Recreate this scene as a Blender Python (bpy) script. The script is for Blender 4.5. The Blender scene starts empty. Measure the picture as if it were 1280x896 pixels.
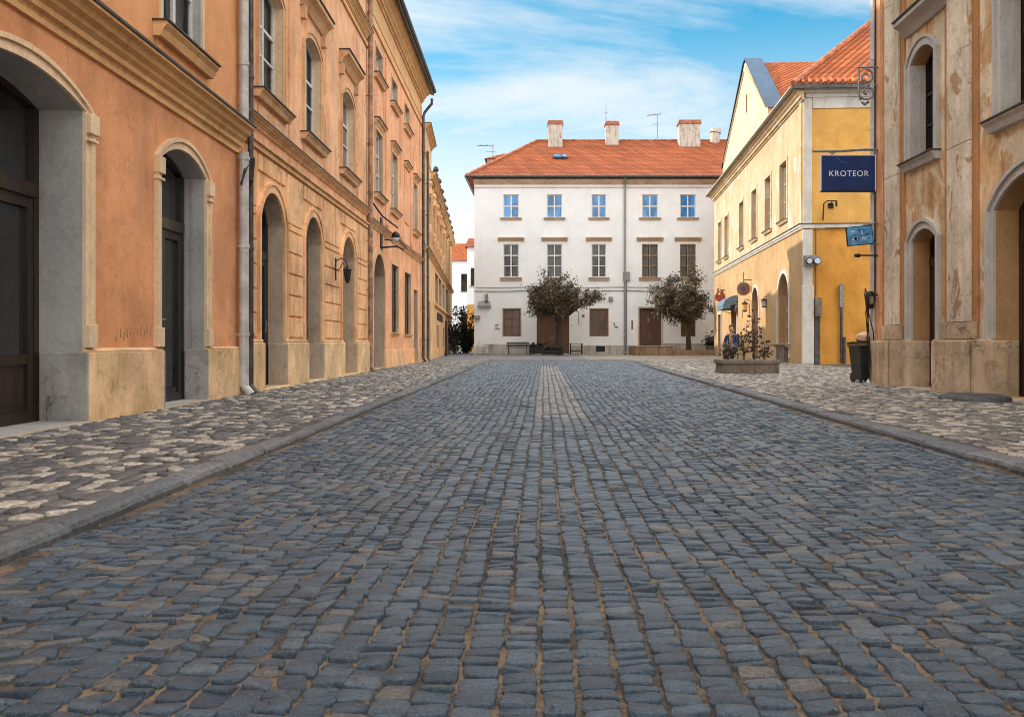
import bpy, bmesh, math, random
import numpy as np
from mathutils import Vector, Matrix
from mathutils.geometry import tessellate_polygon

random.seed(7)
rng = np.random.default_rng(11)
C = bpy.context.scene.collection
R = math.radians

# ------------------------------------------------------------------ camera
cam_d = bpy.data.cameras.new('camera')
cam = bpy.data.objects.new('camera', cam_d)
C.objects.link(cam)
cam.location = (0, 0, 0.8)
cam.rotation_euler = (R(90), 0, 0)
cam_d.sensor_width = 36
cam_d.lens = 1100 / 1280 * 36
cam_d.shift_x = -40 / 1280
cam_d.shift_y = -20 / 1280
cam_d.clip_end = 3000
cam_d.clip_start = 0.05
bpy.context.scene.camera = cam

# ------------------------------------------------------------------ light
SUN_EL = 26.0
SUN_AZ = -80.0          # compass bearing of the sun, 0 = +Y, 90 = +X
scene = bpy.context.scene
scene.view_settings.view_transform = 'Standard'
scene.view_settings.look = 'None'
scene.view_settings.gamma = 1
scene.view_settings.use_curve_mapping = False
scene.view_settings.exposure = 1.2
scene.cycles.filter_width = 0.95
sun_d = bpy.data.lights.new('sun', 'SUN')
sun_d.energy = 2.0
sun_d.angle = R(0.6)
sun_d.color = (1.0, 0.90, 0.76)
sun = bpy.data.objects.new('sun', sun_d)
C.objects.link(sun)
to_sun = Vector((math.sin(R(SUN_AZ)) * math.cos(R(SUN_EL)), math.cos(R(SUN_AZ)) * math.cos(R(SUN_EL)), math.sin(R(SUN_EL))))
sun.rotation_euler = to_sun.to_track_quat('Z', 'Y').to_euler()
sun.location = (-20, 0, 40)

world = bpy.data.worlds.new('World')
scene.world = world
world.use_nodes = True
wt = world.node_tree
wt.nodes.clear()


class NT:
    """small helper round a node tree"""
    def __init__(self, tree):
        self.t = tree

    def n(self, typ, **kw):
        nd = self.t.nodes.new(typ)
        for k, v in kw.items():
            if k.startswith('_'):
                setattr(nd, k[1:], v)
        return nd

    def l(self, a, b):
        self.t.links.new(a, b)

    def val(self, sock, v):
        if isinstance(v, bpy.types.NodeSocket):
            self.t.links.new(v, sock)
        else:
            sock.default_value = v

    def math(self, op, a, b=0.0, c=None, clamp=False):
        nd = self.t.nodes.new('ShaderNodeMath')
        nd.operation = op
        nd.use_clamp = clamp
        self.val(nd.inputs[0], a)
        self.val(nd.inputs[1], b)
        if c is not None:
            self.val(nd.inputs[2], c)
        return nd.outputs[0]

    def mix(self, f, a, b, blend='MIX'):
        nd = self.t.nodes.new('ShaderNodeMix')
        nd.data_type = 'RGBA'
        nd.blend_type = blend
        self.val(nd.inputs[0], f)
        for s, v in ((nd.inputs[6], a), (nd.inputs[7], b)):
            if isinstance(v, (tuple, list)):
                v = tuple(v) + (1,) if len(v) == 3 else tuple(v)
            self.val(s, v)
        return nd.outputs[2]

    def ramp(self, f, lo, hi):
        nd = self.t.nodes.new('ShaderNodeMapRange')
        nd.interpolation_type = 'SMOOTHSTEP'
        self.val(nd.inputs[0], f)
        nd.inputs[1].default_value = lo
        nd.inputs[2].default_value = hi
        return nd.outputs[0]

    def noise(self, vec, scale, detail=4, rough=0.55, dist=0.0):
        nd = self.t.nodes.new('ShaderNodeTexNoise')
        if vec is not None:
            self.t.links.new(vec, nd.inputs['Vector'])
        nd.inputs['Scale'].default_value = scale
        nd.inputs['Detail'].default_value = detail
        nd.inputs['Roughness'].default_value = rough
        nd.inputs['Distortion'].default_value = dist
        return nd.outputs[0]

    def mapping(self, vec, scale=(1, 1, 1), rot=(0, 0, 0), loc=(0, 0, 0)):
        nd = self.t.nodes.new('ShaderNodeMapping')
        self.t.links.new(vec, nd.inputs[0])
        nd.inputs['Scale'].default_value = scale
        nd.inputs['Rotation'].default_value = rot
        nd.inputs['Location'].default_value = loc
        return nd.outputs[0]

    def sep(self, vec):
        nd = self.t.nodes.new('ShaderNodeSeparateXYZ')
        self.t.links.new(vec, nd.inputs[0])
        return nd.outputs

    def comb(self, x, y, z):
        nd = self.t.nodes.new('ShaderNodeCombineXYZ')
        self.val(nd.inputs[0], x)
        self.val(nd.inputs[1], y)
        self.val(nd.inputs[2], z)
        return nd.outputs[0]


w = NT(wt)
sky = w.n('ShaderNodeTexSky', _sky_type='NISHITA')
sky.sun_disc = False
sky.sun_elevation = R(SUN_EL)
sky.sun_rotation = R(SUN_AZ)
sky.air_density = 1.0
sky.dust_density = 0.6
sky.ozone_density = 2.0
tc = w.n('ShaderNodeTexCoord')
dx, dy, dz = w.sep(tc.outputs['Generated'])
den = w.math('ADD', w.math('MAXIMUM', dz, 0.0), 0.10)
px_ = w.math('DIVIDE', dx, den)
py_ = w.math('DIVIDE', dy, den)
pl = w.comb(px_, py_, 0.0)
pl2 = w.mapping(pl, scale=(0.42, 1.0, 1), rot=(0, 0, R(-18)), loc=(1.3, 0.4, 0))
cn = w.noise(pl2, 0.95, 9, 0.60, 0.55)
cn2 = w.noise(w.mapping(pl, scale=(0.5, 0.5, 1), loc=(4.0, 2.2, 0)), 0.55, 3, 0.5, 0.2)
csum = w.math('ADD', w.math('MULTIPLY', cn, 0.62), w.math('MULTIPLY', cn2, 0.42))
wisps = w.ramp(csum, 0.495, 0.635)
overhead = w.ramp(dz, 0.36, 0.70)
behind = w.ramp(w.math('MULTIPLY', dy, -1.0), -0.25, 0.25)
low = w.math('MULTIPLY', w.math('SUBTRACT', 1.0, w.ramp(dz, 0.09, 0.37)), 0.95)
cover = w.math('MAXIMUM', w.math('MULTIPLY', w.math('MAXIMUM', overhead, behind), w.math('ADD', 0.55, w.math('MULTIPLY', wisps, 0.45))), w.math('MULTIPLY', wisps, 0.74))
cover = w.math('MAXIMUM', cover, low)
skyc = w.mix(1.0, sky.outputs[0], (0.22, 0.92, 0.98), 'MULTIPLY')
cl_b = w.math('ADD', 4.9, w.math('MULTIPLY', w.math('MAXIMUM', overhead, behind), 10.2))  # unseen cloud overhead and behind is made extra bright to light the street
clc = w.mix(1.0, (1.0, 0.965, 0.92), w.comb(cl_b, cl_b, cl_b), 'MULTIPLY')
fin = w.mix(cover, skyc, clc)
bg = w.n('ShaderNodeBackground')
w.l(fin, bg.inputs[0])
bg.inputs[1].default_value = 0.10
wo = w.n('ShaderNodeOutputWorld')
w.l(bg.outputs[0], wo.inputs[0])

# ------------------------------------------------------------------ materials


def new_mat(name):
    m = bpy.data.materials.new(name)
    m.use_nodes = True
    t = m.node_tree
    t.nodes.clear()
    k = NT(t)
    bs = k.n('ShaderNodeBsdfPrincipled')
    out = k.n('ShaderNodeOutputMaterial')
    k.l(bs.outputs[0], out.inputs[0])
    return m, k, bs


def bump(k, bs, height, strength=0.3, dist=0.02):
    b = k.n('ShaderNodeBump')
    b.inputs['Strength'].default_value = strength
    b.inputs['Distance'].default_value = dist
    k.l(height, b.inputs['Height'])
    k.l(b.outputs[0], bs.inputs['Normal'])


def simple(name, col, rough=0.6, metal=0.0, var=0.15, scale=6.0, bstr=0.1):
    m, k, bs = new_mat(name)
    tc = k.n('ShaderNodeTexCoord')
    f = k.noise(tc.outputs['Object'], scale, 5, 0.6)
    d = tuple(c * (1 - var * 1.6) for c in col)
    l_ = tuple(min(1, c * (1 + var * 1.2)) for c in col)
    c = k.mix(k.ramp(f, 0.3, 0.7), d, l_)
    k.l(c, bs.inputs['Base Color'])
    bs.inputs['Roughness'].default_value = rough
    bs.inputs['Metallic'].default_value = metal
    if bstr:
        bump(k, bs, k.noise(tc.outputs['Object'], scale * 6, 4), bstr, 0.01)
    return m


def plaster(name, base, alt, stain, patch=None, patch_lo=0.60, patch_hi=0.66, stain_amt=0.5, scale=1.0, rough=0.9, crack=0.0, loc=(0, 0, 0), rain=1.0, mott=0.20):
    """lime plaster: broad blotches, vertical rain streaks, fine grain, patches where the paint came off"""
    m, k, bs = new_mat(name)
    tc = k.n('ShaderNodeTexCoord')
    v = k.mapping(tc.outputs['Object'], loc=loc)
    big = k.noise(v, 0.55 * scale, 5, 0.6, 0.4)
    c = k.mix(k.ramp(big, 0.34, 0.68), base, alt)
    streak = k.noise(k.mapping(v, scale=(2.2, 2.2, 0.35)), 1.3 * scale, 6, 0.65, 0.3)
    c = k.mix(k.math('MULTIPLY', k.ramp(streak, 0.46, 0.70), min(1.0, stain_amt * 1.15) * (0.35 + 0.65 * rain)), c, stain)
    mid = k.noise(v, 3.6 * scale, 6, 0.7, 0.6)
    c = k.mix(k.math('MULTIPLY', k.ramp(mid, 0.50, 0.72), stain_amt * 0.6), c, tuple(x * 0.55 for x in stain))
    lite = k.noise(k.mapping(v, loc=(11, 5, 2)), 2.1 * scale, 7, 0.7, 0.5)
    c = k.mix(k.math('MULTIPLY', k.ramp(lite, 0.52, 0.74), 0.35), c, tuple(min(0.85, x * 1.28 + 0.02) for x in alt))
    thin = k.noise(k.mapping(v, scale=(7.0, 7.0, 0.22), loc=(1.7, 4.1, 0)), 1.0, 5, 0.7, 0.15)
    c = k.mix(k.math('MULTIPLY', k.ramp(thin, 0.57, 0.72), min(0.8, stain_amt * 0.9) * rain), c, tuple(x * 0.66 for x in stain))
    pit = k.noise(k.mapping(v, loc=(7, 3, 9)), 9.0, 4, 0.75, 0.4)
    c = k.mix(k.math('MULTIPLY', k.ramp(pit, 0.66, 0.72), min(0.7, stain_amt * 0.9)), c, tuple(x * 0.45 for x in stain))
    hgt = k.noise(v, 42, 5, 0.65)
    hgt = k.math('ADD', k.math('MULTIPLY', hgt, 0.35), k.math('MULTIPLY', mid, 0.65))
    if patch is not None:
        pn = k.noise(k.mapping(v, scale=(1, 1, 0.7), loc=(3.1, 0, 7.7)), 1.05 * scale, 8, 0.66, 0.7)
        pf = k.ramp(pn, patch_lo, patch_hi)
        c = k.mix(k.math('MULTIPLY', pf, 0.85), c, patch)
        hgt = k.math('SUBTRACT', hgt, k.math('MULTIPLY', pf, 0.5))
    if crack > 0:
        vo = k.n('ShaderNodeTexVoronoi')
        vo.feature = 'DISTANCE_TO_EDGE'
        vo.inputs['Scale'].default_value = 0.9
        wob = k.noise(v, 2.5, 5, 0.7)
        add = k.n('ShaderNodeVectorMath')
        add.operation = 'ADD'
        k.l(v, add.inputs[0])
        k.l(k.comb(wob, wob, wob), add.inputs[1])
        k.l(add.outputs[0], vo.inputs['Vector'])
        cf = k.math('MULTIPLY', k.math('SUBTRACT', 1.0, k.ramp(vo.outputs[0], 0.0, 0.018)), k.ramp(k.noise(v, 0.5, 2), 0.5, 0.6))
        c = k.mix(k.math('MULTIPLY', cf, crack), c, tuple(x * 0.4 for x in stain))
        hgt = k.math('SUBTRACT', hgt, k.math('MULTIPLY', cf, 0.6))
    fine = k.noise(v, 20, 6, 0.75)
    fk = k.math('ADD', 0.84, k.math('MULTIPLY', k.ramp(fine, 0.32, 0.68), 0.17))
    fk = k.math('ADD', fk, k.math('MULTIPLY', k.math('SUBTRACT', k.ramp(k.noise(k.mapping(v, loc=(2, 8, 1)), 1.1, 5, 0.62, 0.3), 0.3, 0.7), 0.35), mott))
    c = k.mix(1.0, c, k.comb(fk, fk, fk), 'MULTIPLY')
    k.l(c, bs.inputs['Base Color'])
    bs.inputs['Roughness'].default_value = rough
    bs.inputs['Specular IOR Level'].default_value = 0.12
    bump(k, bs, hgt, 0.45, 0.02)
    return m


def wood(name, col, rough=0.45):
    m, k, bs = new_mat(name)
    tc = k.n('ShaderNodeTexCoord')
    g = k.noise(k.mapping(tc.outputs['Object'], scale=(14, 14, 0.8)), 2.5, 6, 0.6, 0.5)
    c = k.mix(k.ramp(g, 0.3, 0.7), tuple(x * 0.55 for x in col), tuple(x * 1.35 for x in col))
    k.l(c, bs.inputs['Base Color'])
    bs.inputs['Roughness'].default_value = rough
    bump(k, bs, g, 0.2, 0.01)
    return m


def tiles(name, col, cw=0.24, rh=0.30):
    m, k, bs = new_mat(name)
    tc = k.n('ShaderNodeTexCoord')
    x, y, z = k.sep(tc.outputs['Object'])
    u = k.math('ADD', x, y)
    v = k.math('MULTIPLY', z, 1.7)
    su = k.math('ABSOLUTE', k.math('SINE', k.math('MULTIPLY', u, math.pi / cw)))
    fr = k.math('FRACT', k.math('DIVIDE', v, rh))
    cell = k.comb(k.math('FLOOR', k.math('DIVIDE', u, cw)), k.math('FLOOR', k.math('DIVIDE', v, rh)), 0.0)
    wn = k.n('ShaderNodeTexWhiteNoise')
    k.l(cell, wn.inputs['Vector'])
    base = k.mix(wn.outputs['Value'], tuple(x * 0.80 for x in col), tuple(x * 1.22 for x in col))
    c0 = k.mix(k.ramp(su, 0.05, 0.55), tuple(x * 0.38 for x in col), base)
    c0 = k.mix(k.math('MULTIPLY', k.ramp(fr, 0.80, 0.98), 0.55), c0, tuple(x * 0.35 for x in col))
    f = k.noise(tc.outputs['Object'], 0.9, 5, 0.65)
    c = k.mix(k.math('MULTIPLY', k.ramp(f, 0.45, 0.75), 0.45), c0, (col[0] * 0.55, col[1] * 0.65, col[2] * 0.8))
    k.l(c, bs.inputs['Base Color'])
    bs.inputs['Roughness'].default_value = 0.85
    bs.inputs['Specular IOR Level'].default_value = 0.1
    h = k.math('ADD', su, k.math('MULTIPLY', k.math('SUBTRACT', 1.0, fr), 0.6))
    bump(k, bs, h, 0.9, 0.05)
    return m


def glass(name, tint=(0.03, 0.035, 0.04), rough=0.04, clear=0.0):
    m, k, bs = new_mat(name)
    tc = k.n('ShaderNodeTexCoord')
    f = k.noise(k.mapping(tc.outputs['Object'], rot=(0, R(35), 0), scale=(1.6, 1, 0.5)), 0.9, 3, 0.6, 0.6)
    c = k.mix(k.ramp(f, 0.36, 0.62), tuple(x * 0.55 for x in tint), tuple(min(1, x * 1.5) for x in tint))  # slanted lighter and darker bands paint reflections into the pane colour
    k.l(c, bs.inputs['Base Color'])
    bs.inputs['Roughness'].default_value = rough
    bs.inputs['Specular IOR Level'].default_value = 0.6
    bump(k, bs, k.noise(tc.outputs['Object'], 2.0, 2), 0.10, 0.02)
    if clear > 0:
        tr = k.n('ShaderNodeBsdfTransparent')
        tr.inputs[0].default_value = (0.8, 0.84, 0.86, 1)
        lw = k.n('ShaderNodeFresnel')
        lw.inputs[0].default_value = 1.5
        mx = k.n('ShaderNodeMixShader')
        fac = k.math('MAXIMUM', k.math('SUBTRACT', 1.0, clear), lw.outputs[0])
        k.l(fac, mx.inputs[0])
        k.l(tr.outputs[0], mx.inputs[1])
        k.l(bs.outputs[0], mx.inputs[2])
        out = [n for n in k.t.nodes if n.type == 'OUTPUT_MATERIAL'][0]
        k.l(mx.outputs[0], out.inputs[0])
    return m


def stone_tone(name, cols, rough=0.5, spec=0.5, bstr=0.35, gr=34):
    """paving stones: every stone carries a random value called tone that picks its natural colour"""
    m, k, bs = new_mat(name)
    at = k.n('ShaderNodeAttribute')
    at.attribute_name = 'tone'
    cr = k.n('ShaderNodeValToRGB')
    cr.color_ramp.interpolation = 'LINEAR'
    els = cr.color_ramp.elements
    while len(els) < len(cols):
        els.new(0.5)
    for e, (p, c) in zip(els, cols):
        e.position = p
        e.color = (*c, 1)
    k.l(at.outputs['Fac'], cr.inputs[0])
    tc = k.n('ShaderNodeTexCoord')
    f = k.noise(tc.outputs['Object'], gr, 6, 0.72)
    f2 = k.noise(tc.outputs['Object'], 7, 4, 0.6)
    f3 = k.noise(tc.outputs['Object'], 0.7, 3, 0.6)
    fk = k.math('ADD', 0.32, k.math('ADD', k.math('MULTIPLY', k.ramp(f, 0.36, 0.64), 0.80), k.math('ADD', k.math('MULTIPLY', k.ramp(f2, 0.3, 0.7), 0.26), k.math('MULTIPLY', k.ramp(f3, 0.3, 0.7), 0.24))))
    c = k.mix(1.0, cr.outputs[0], k.comb(fk, fk, fk), 'MULTIPLY')
    speck = k.noise(tc.outputs['Object'], 210, 3, 0.6)
    c = k.mix(k.math('MULTIPLY', k.ramp(speck, 0.50, 0.66), 0.60), c, tuple(min(0.6, v * 2.3 + 0.02) for v in cols[1][1]))
    speck2 = k.noise(k.mapping(tc.outputs['Object'], loc=(3, 7, 1)), 150, 3, 0.6)
    c = k.mix(k.math('MULTIPLY', k.ramp(speck2, 0.52, 0.66), 0.60), c, tuple(v * 0.4 for v in cols[0][1]))
    c = k.mix(k.math('MULTIPLY', k.ramp(f2, 0.52, 0.72), 0.45), c, tuple(v * 0.55 for v in cols[0][1]))
    k.l(c, bs.inputs['Base Color'])
    k.l(k.math('ADD', rough - 0.14, k.math('MULTIPLY', f, 0.28)), bs.inputs['Roughness'])
    bs.inputs['Specular IOR Level'].default_value = spec
    bump(k, bs, k.math('ADD', f, k.math('MULTIPLY', f2, 0.6)), bstr, 0.012)
    return m


M = {}
M['orange'] = plaster('orange plaster', (0.672, 0.310, 0.149), (0.720, 0.355, 0.181), (0.516, 0.243, 0.133), stain_amt=0.45, loc=(2, 0, 1), mott=0.32)
M['orange_top'] = plaster('upper orange plaster', (0.713, 0.335, 0.154), (0.759, 0.381, 0.180), (0.632, 0.278, 0.132), stain_amt=0.3, loc=(5, 0, 3))
M['cream_trim'] = plaster('cream stone trim', (0.748, 0.540, 0.352), (0.792, 0.600, 0.405), (0.484, 0.340, 0.202), stain_amt=0.4, scale=2, rain=0.25)
M['ochre_trim'] = plaster('ochre cornice plaster', (0.726, 0.430, 0.198), (0.770, 0.480, 0.238), (0.462, 0.250, 0.110), stain_amt=0.5, scale=2, rain=0.25)
M['grey_reveal'] = plaster('grey rendered reveal', (0.39, 0.385, 0.38), (0.44, 0.425, 0.41), (0.31, 0.295, 0.28), stain_amt=0.5)
M['plinth_sand'] = plaster('sandstone plinth', (0.74, 0.49, 0.265), (0.80, 0.56, 0.33), (0.511, 0.300, 0.136), patch=(0.355, 0.206, 0.094), patch_lo=0.60, patch_hi=0.72, stain_amt=0.8, scale=1.5, crack=0.3, rain=0.1, mott=0.5)
M['plinth_grey'] = plaster('grey stone jamb base', (0.33, 0.32, 0.305), (0.40, 0.37, 0.34), (0.16, 0.15, 0.14), patch=(0.13, 0.12, 0.11), patch_lo=0.61, patch_hi=0.66, stain_amt=0.8, scale=1.8, crack=0.3, rain=0.1, mott=0.5)
M['peach'] = plaster('peach plaster', (0.806, 0.430, 0.231), (0.860, 0.495, 0.285), (0.582, 0.277, 0.142), patch=(0.784, 0.554, 0.383), patch_lo=0.56, patch_hi=0.66, stain_amt=0.6, crack=0.55, mott=0.32)
M['peach_low'] = plaster('sandy rusticated plaster', (0.826, 0.459, 0.232), (0.860, 0.520, 0.284), (0.543, 0.265, 0.125), patch=(0.543, 0.306, 0.163), patch_lo=0.57, patch_hi=0.66, stain_amt=0.7, crack=0.4, loc=(3, 1, 2), mott=0.32)
M['peach_trim'] = plaster('weathered peach trim', (0.713, 0.410, 0.204), (0.782, 0.490, 0.281), (0.391, 0.200, 0.093), stain_amt=0.7, scale=2, rain=0.3)
M['peach_reveal'] = plaster('beige rendered reveal', (0.470, 0.370, 0.273), (0.530, 0.427, 0.326), (0.330, 0.237, 0.158), stain_amt=0.6)
M['salmon'] = plaster('salmon plaster', (0.787, 0.383, 0.206), (0.844, 0.449, 0.255), (0.616, 0.306, 0.164), patch=(0.798, 0.530, 0.347), patch_lo=0.58, patch_hi=0.70, stain_amt=0.5, crack=0.4, loc=(9, 0, 4), mott=0.32)
M['dark_cap'] = simple('dark metal flashing', (0.055, 0.05, 0.047), 0.55, 0.2, 0.3, 5)
M['buff'] = plaster('buff plaster', (0.748, 0.450, 0.233), (0.814, 0.540, 0.308), (0.462, 0.260, 0.123), patch=(0.682, 0.500, 0.334), stain_amt=0.7, crack=0.4, mott=0.32)
M['white'] = plaster('white limewash', (0.832, 0.847, 0.848), (0.860, 0.860, 0.860), (0.686, 0.677, 0.646), patch=(0.572, 0.546, 0.508), patch_lo=0.67, patch_hi=0.71, stain_amt=0.22, scale=0.9, rain=0.6, mott=0.07)
M['white_base'] = plaster('grey beige plinth', (0.46, 0.42, 0.37), (0.54, 0.50, 0.44), (0.28, 0.24, 0.20), stain_amt=0.8)
M['tan_trim'] = plaster('tan painted trim', (0.52, 0.39, 0.27), (0.58, 0.45, 0.33), (0.36, 0.26, 0.18), stain_amt=0.4, scale=2)
M['yellow'] = plaster('yellow plaster', (0.511, 0.318, 0.158), (0.540, 0.364, 0.202), (0.422, 0.243, 0.107), patch=(0.533, 0.400, 0.239), patch_lo=0.60, patch_hi=0.72, stain_amt=0.35, scale=0.8)
M['cream'] = plaster('cream plaster', (0.57, 0.415, 0.26), (0.60, 0.475, 0.33), (0.571, 0.368, 0.167), patch=(0.672, 0.592, 0.486), patch_lo=0.54, patch_hi=0.60, stain_amt=0.5, scale=0.8)
M['ochre'] = plaster('ochre plaster', (0.653, 0.294, 0.055), (0.694, 0.335, 0.074), (0.530, 0.226, 0.043), stain_amt=0.4, scale=0.6)
M['ochre_up'] = plaster('upper ochre plaster', (0.728, 0.381, 0.098), (0.749, 0.428, 0.123), (0.624, 0.298, 0.067), stain_amt=0.3, scale=0.6)
M['pale_trim'] = plaster('pale stone trim', (0.60, 0.56, 0.50), (0.66, 0.62, 0.56), (0.46, 0.41, 0.34), stain_amt=0.4)
M['gable'] = plaster('cream gable plaster', (0.640, 0.537, 0.350), (0.656, 0.569, 0.395), (0.607, 0.474, 0.274), stain_amt=0.25)
M['peel'] = plaster('peeling peach plaster', (0.600, 0.354, 0.163), (0.666, 0.448, 0.251), (0.400, 0.220, 0.100), patch=(0.740, 0.621, 0.445), patch_lo=0.46, patch_hi=0.53, stain_amt=0.95, mott=0.4, scale=1.2, crack=0.35)
M['pilaster_grey'] = plaster('flaking grey plaster', (0.624, 0.526, 0.400), (0.708, 0.605, 0.470), (0.432, 0.319, 0.210), patch=(0.384, 0.213, 0.100), patch_lo=0.575, patch_hi=0.61, stain_amt=0.95, mott=0.4, scale=1.7, crack=0.5, rain=0.3)
M['orange_strip'] = plaster('rust orange band', (0.436, 0.211, 0.085), (0.482, 0.248, 0.109), (0.390, 0.180, 0.076), stain_amt=0.5, scale=1.5)
M['grey_trim'] = plaster('pale grey painted trim', (0.48, 0.45, 0.41), (0.54, 0.51, 0.47), (0.36, 0.32, 0.28), stain_amt=0.35, scale=2, rain=0.3)
M['brown_reveal'] = plaster('tan rendered reveal', (0.462, 0.263, 0.114), (0.495, 0.294, 0.142), (0.374, 0.200, 0.085), stain_amt=0.3)
M['plinth_brown'] = plaster('weathered stone plinth', (0.486, 0.357, 0.230), (0.559, 0.437, 0.303), (0.243, 0.161, 0.094), patch=(0.608, 0.414, 0.230), patch_lo=0.58, patch_hi=0.66, stain_amt=0.9, scale=1.6, crack=0.6, rain=0.15, mott=0.5)
M['olive'] = simple('faded olive paint', (0.36, 0.185, 0.085), 0.9, 0, 0.3, 20, 0)
M['dark_wood'] = wood('dark brown timber', (0.026, 0.015, 0.009), 0.38)
M['door_wood'] = wood('brown plank timber', (0.13, 0.062, 0.026))
M['tan_wood'] = wood('light brown timber', (0.30, 0.165, 0.075))
M['red_wood'] = wood('red brown timber', (0.10, 0.045, 0.025))
M['white_paint'] = simple('white painted timber', (0.66, 0.65, 0.62), 0.5, 0, 0.08, 9)
M['black_paint'] = simple('black painted timber', (0.02, 0.019, 0.018), 0.35, 0, 0.2, 9)
M['glass_dark'] = glass('dark window glass', (0.016, 0.017, 0.018))
M['glass_clear'] = glass('window glass', (0.05, 0.06, 0.075), 0.03, 0.74)
M['glass_painted_sky'] = glass('window glass with painted sky reflection', (0.032, 0.185, 0.43), 0.12)  # blue of a reflected sky put into the pane colour
M['glass_pale'] = glass('pale reflecting glass', (0.10, 0.15, 0.21), 0.05)
M['glass_brown'] = glass('brown window glass', (0.075, 0.036, 0.018), 0.2)
M['curtain'] = simple('off white curtain', (0.68, 0.65, 0.60), 0.9, 0, 0.1, 4)
M['room'] = simple('dim interior', (0.03, 0.027, 0.025), 0.9, 0, 0.2, 2)
M['tile'] = tiles('red roof tiles', (0.315, 0.088, 0.036), 0.40, 0.70)
M['tile_bright'] = tiles('orange roof tiles', (0.38, 0.105, 0.040), 0.27, 0.45)
M['ridge'] = simple('terracotta ridge tiles', (0.40, 0.12, 0.05), 0.8, 0, 0.3, 4)
M['blue_metal'] = simple('blue painted sheet metal', (0.018, 0.062, 0.125), 0.55, 0.0, 0.2, 1.5, 0.05)
M['zinc'] = simple('zinc pipe', (0.50, 0.49, 0.47), 0.5, 0.15, 0.14, 5)
M['zinc_dark'] = simple('weathered dark pipe', (0.085, 0.08, 0.075), 0.5, 0.4, 0.3, 5)
M['zinc_brown'] = simple('painted brown downpipe', (0.33, 0.20, 0.12), 0.6, 0.0, 0.3, 5)
M['iron'] = simple('black wrought iron', (0.018, 0.017, 0.017), 0.5, 0.3, 0.3, 12)
M['iron_grey'] = simple('grey galvanised iron', (0.26, 0.25, 0.24), 0.45, 0.5, 0.2, 9)
M['chimney'] = plaster('weathered chimney render', (0.50, 0.45, 0.38), (0.58, 0.52, 0.45), (0.30, 0.22, 0.16), patch=(0.40, 0.17, 0.09), patch_lo=0.60, patch_hi=0.66, stain_amt=0.7, scale=2.5)
M['brick'] = simple('chimney brick', (0.36, 0.13, 0.07), 0.85, 0, 0.35, 9)
M['bin'] = simple('black bin plastic', (0.010, 0.014, 0.013), 0.42, 0, 0.2, 4, 0.03)
M['bag'] = simple('peach plastic bag', (0.62, 0.38, 0.24), 0.5, 0, 0.15, 10)
M['sign_blue'] = simple('navy enamel', (0.004, 0.028, 0.13), 0.35, 0, 0.12, 3, 0.02)
M['sign_light'] = simple('sky blue enamel', (0.10, 0.34, 0.62), 0.35, 0, 0.25, 7, 0.02)
M['sign_mid'] = simple('deep blue lettering paint', (0.01, 0.09, 0.32), 0.4, 0, 0.1, 9, 0)
M['sign_white'] = simple('white lettering paint', (0.78, 0.80, 0.82), 0.45, 0, 0.06, 20, 0)
M['sign_red'] = simple('rust red enamel', (0.34, 0.06, 0.022), 0.45, 0, 0.25, 9, 0.02)
M['sign_tan'] = simple('tan enamel', (0.40, 0.27, 0.16), 0.5, 0, 0.2, 9, 0.02)
M['stone_old'] = plaster('old grey brown stone', (0.20, 0.165, 0.13), (0.27, 0.225, 0.18), (0.10, 0.08, 0.06), stain_amt=0.8, scale=3, crack=0.3)
M['step_stone'] = plaster('brown stone step', (0.26, 0.175, 0.10), (0.32, 0.23, 0.15), (0.14, 0.09, 0.05), stain_amt=0.7, scale=2)
M['sill_stone'] = plaster('pale threshold stone', (0.42, 0.36, 0.29), (0.48, 0.42, 0.35), (0.28, 0.22, 0.17), stain_amt=0.5, scale=2)
M['soil'] = simple('dry soil', (0.06, 0.045, 0.033), 0.95, 0, 0.4, 14, 0.6)
M['twig'] = simple('dry twigs', (0.09, 0.062, 0.04), 0.85, 0, 0.3, 9)
M['bark'] = simple('dark bark', (0.045, 0.033, 0.025), 0.9, 0, 0.35, 14, 0.6)
M['fabric_blue'] = simple('faded blue canvas', (0.12, 0.19, 0.27), 0.85, 0, 0.15, 7)
M['skin'] = simple('skin', (0.50, 0.28, 0.18), 0.55, 0, 0.06, 20, 0.03)
M['hair'] = simple('dark hair', (0.014, 0.011, 0.010), 0.5, 0, 0.2, 40)
M['jacket'] = simple('navy jacket cloth', (0.018, 0.045, 0.14), 0.85, 0, 0.2, 20)
M['top_orange'] = simple('ochre shirt cloth', (0.42, 0.22, 0.07), 0.85, 0, 0.15, 20)
M['trouser'] = simple('black trouser cloth', (0.014, 0.014, 0.016), 0.85, 0, 0.2, 20)
M['lamp_glass'] = simple('amber lantern glass', (0.62, 0.40, 0.14), 0.25, 0, 0.1, 9, 0)
M['lens'] = glass('milky lamp glass', (0.40, 0.45, 0.50), 0.15)


def leaf_mat(name, cols):
    m, k, bs = new_mat(name)
    at = k.n('ShaderNodeAttribute')
    at.attribute_name = 'tone'
    cr = k.n('ShaderNodeValToRGB')
    els = cr.color_ramp.elements
    while len(els) < len(cols):
        els.new(0.5)
    for e, (p, c) in zip(els, cols):
        e.position = p
        e.color = (*c, 1)
    k.l(at.outputs['Fac'], cr.inputs[0])
    k.l(cr.outputs[0], bs.inputs['Base Color'])
    bs.inputs['Roughness'].default_value = 0.6
    return m


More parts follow.
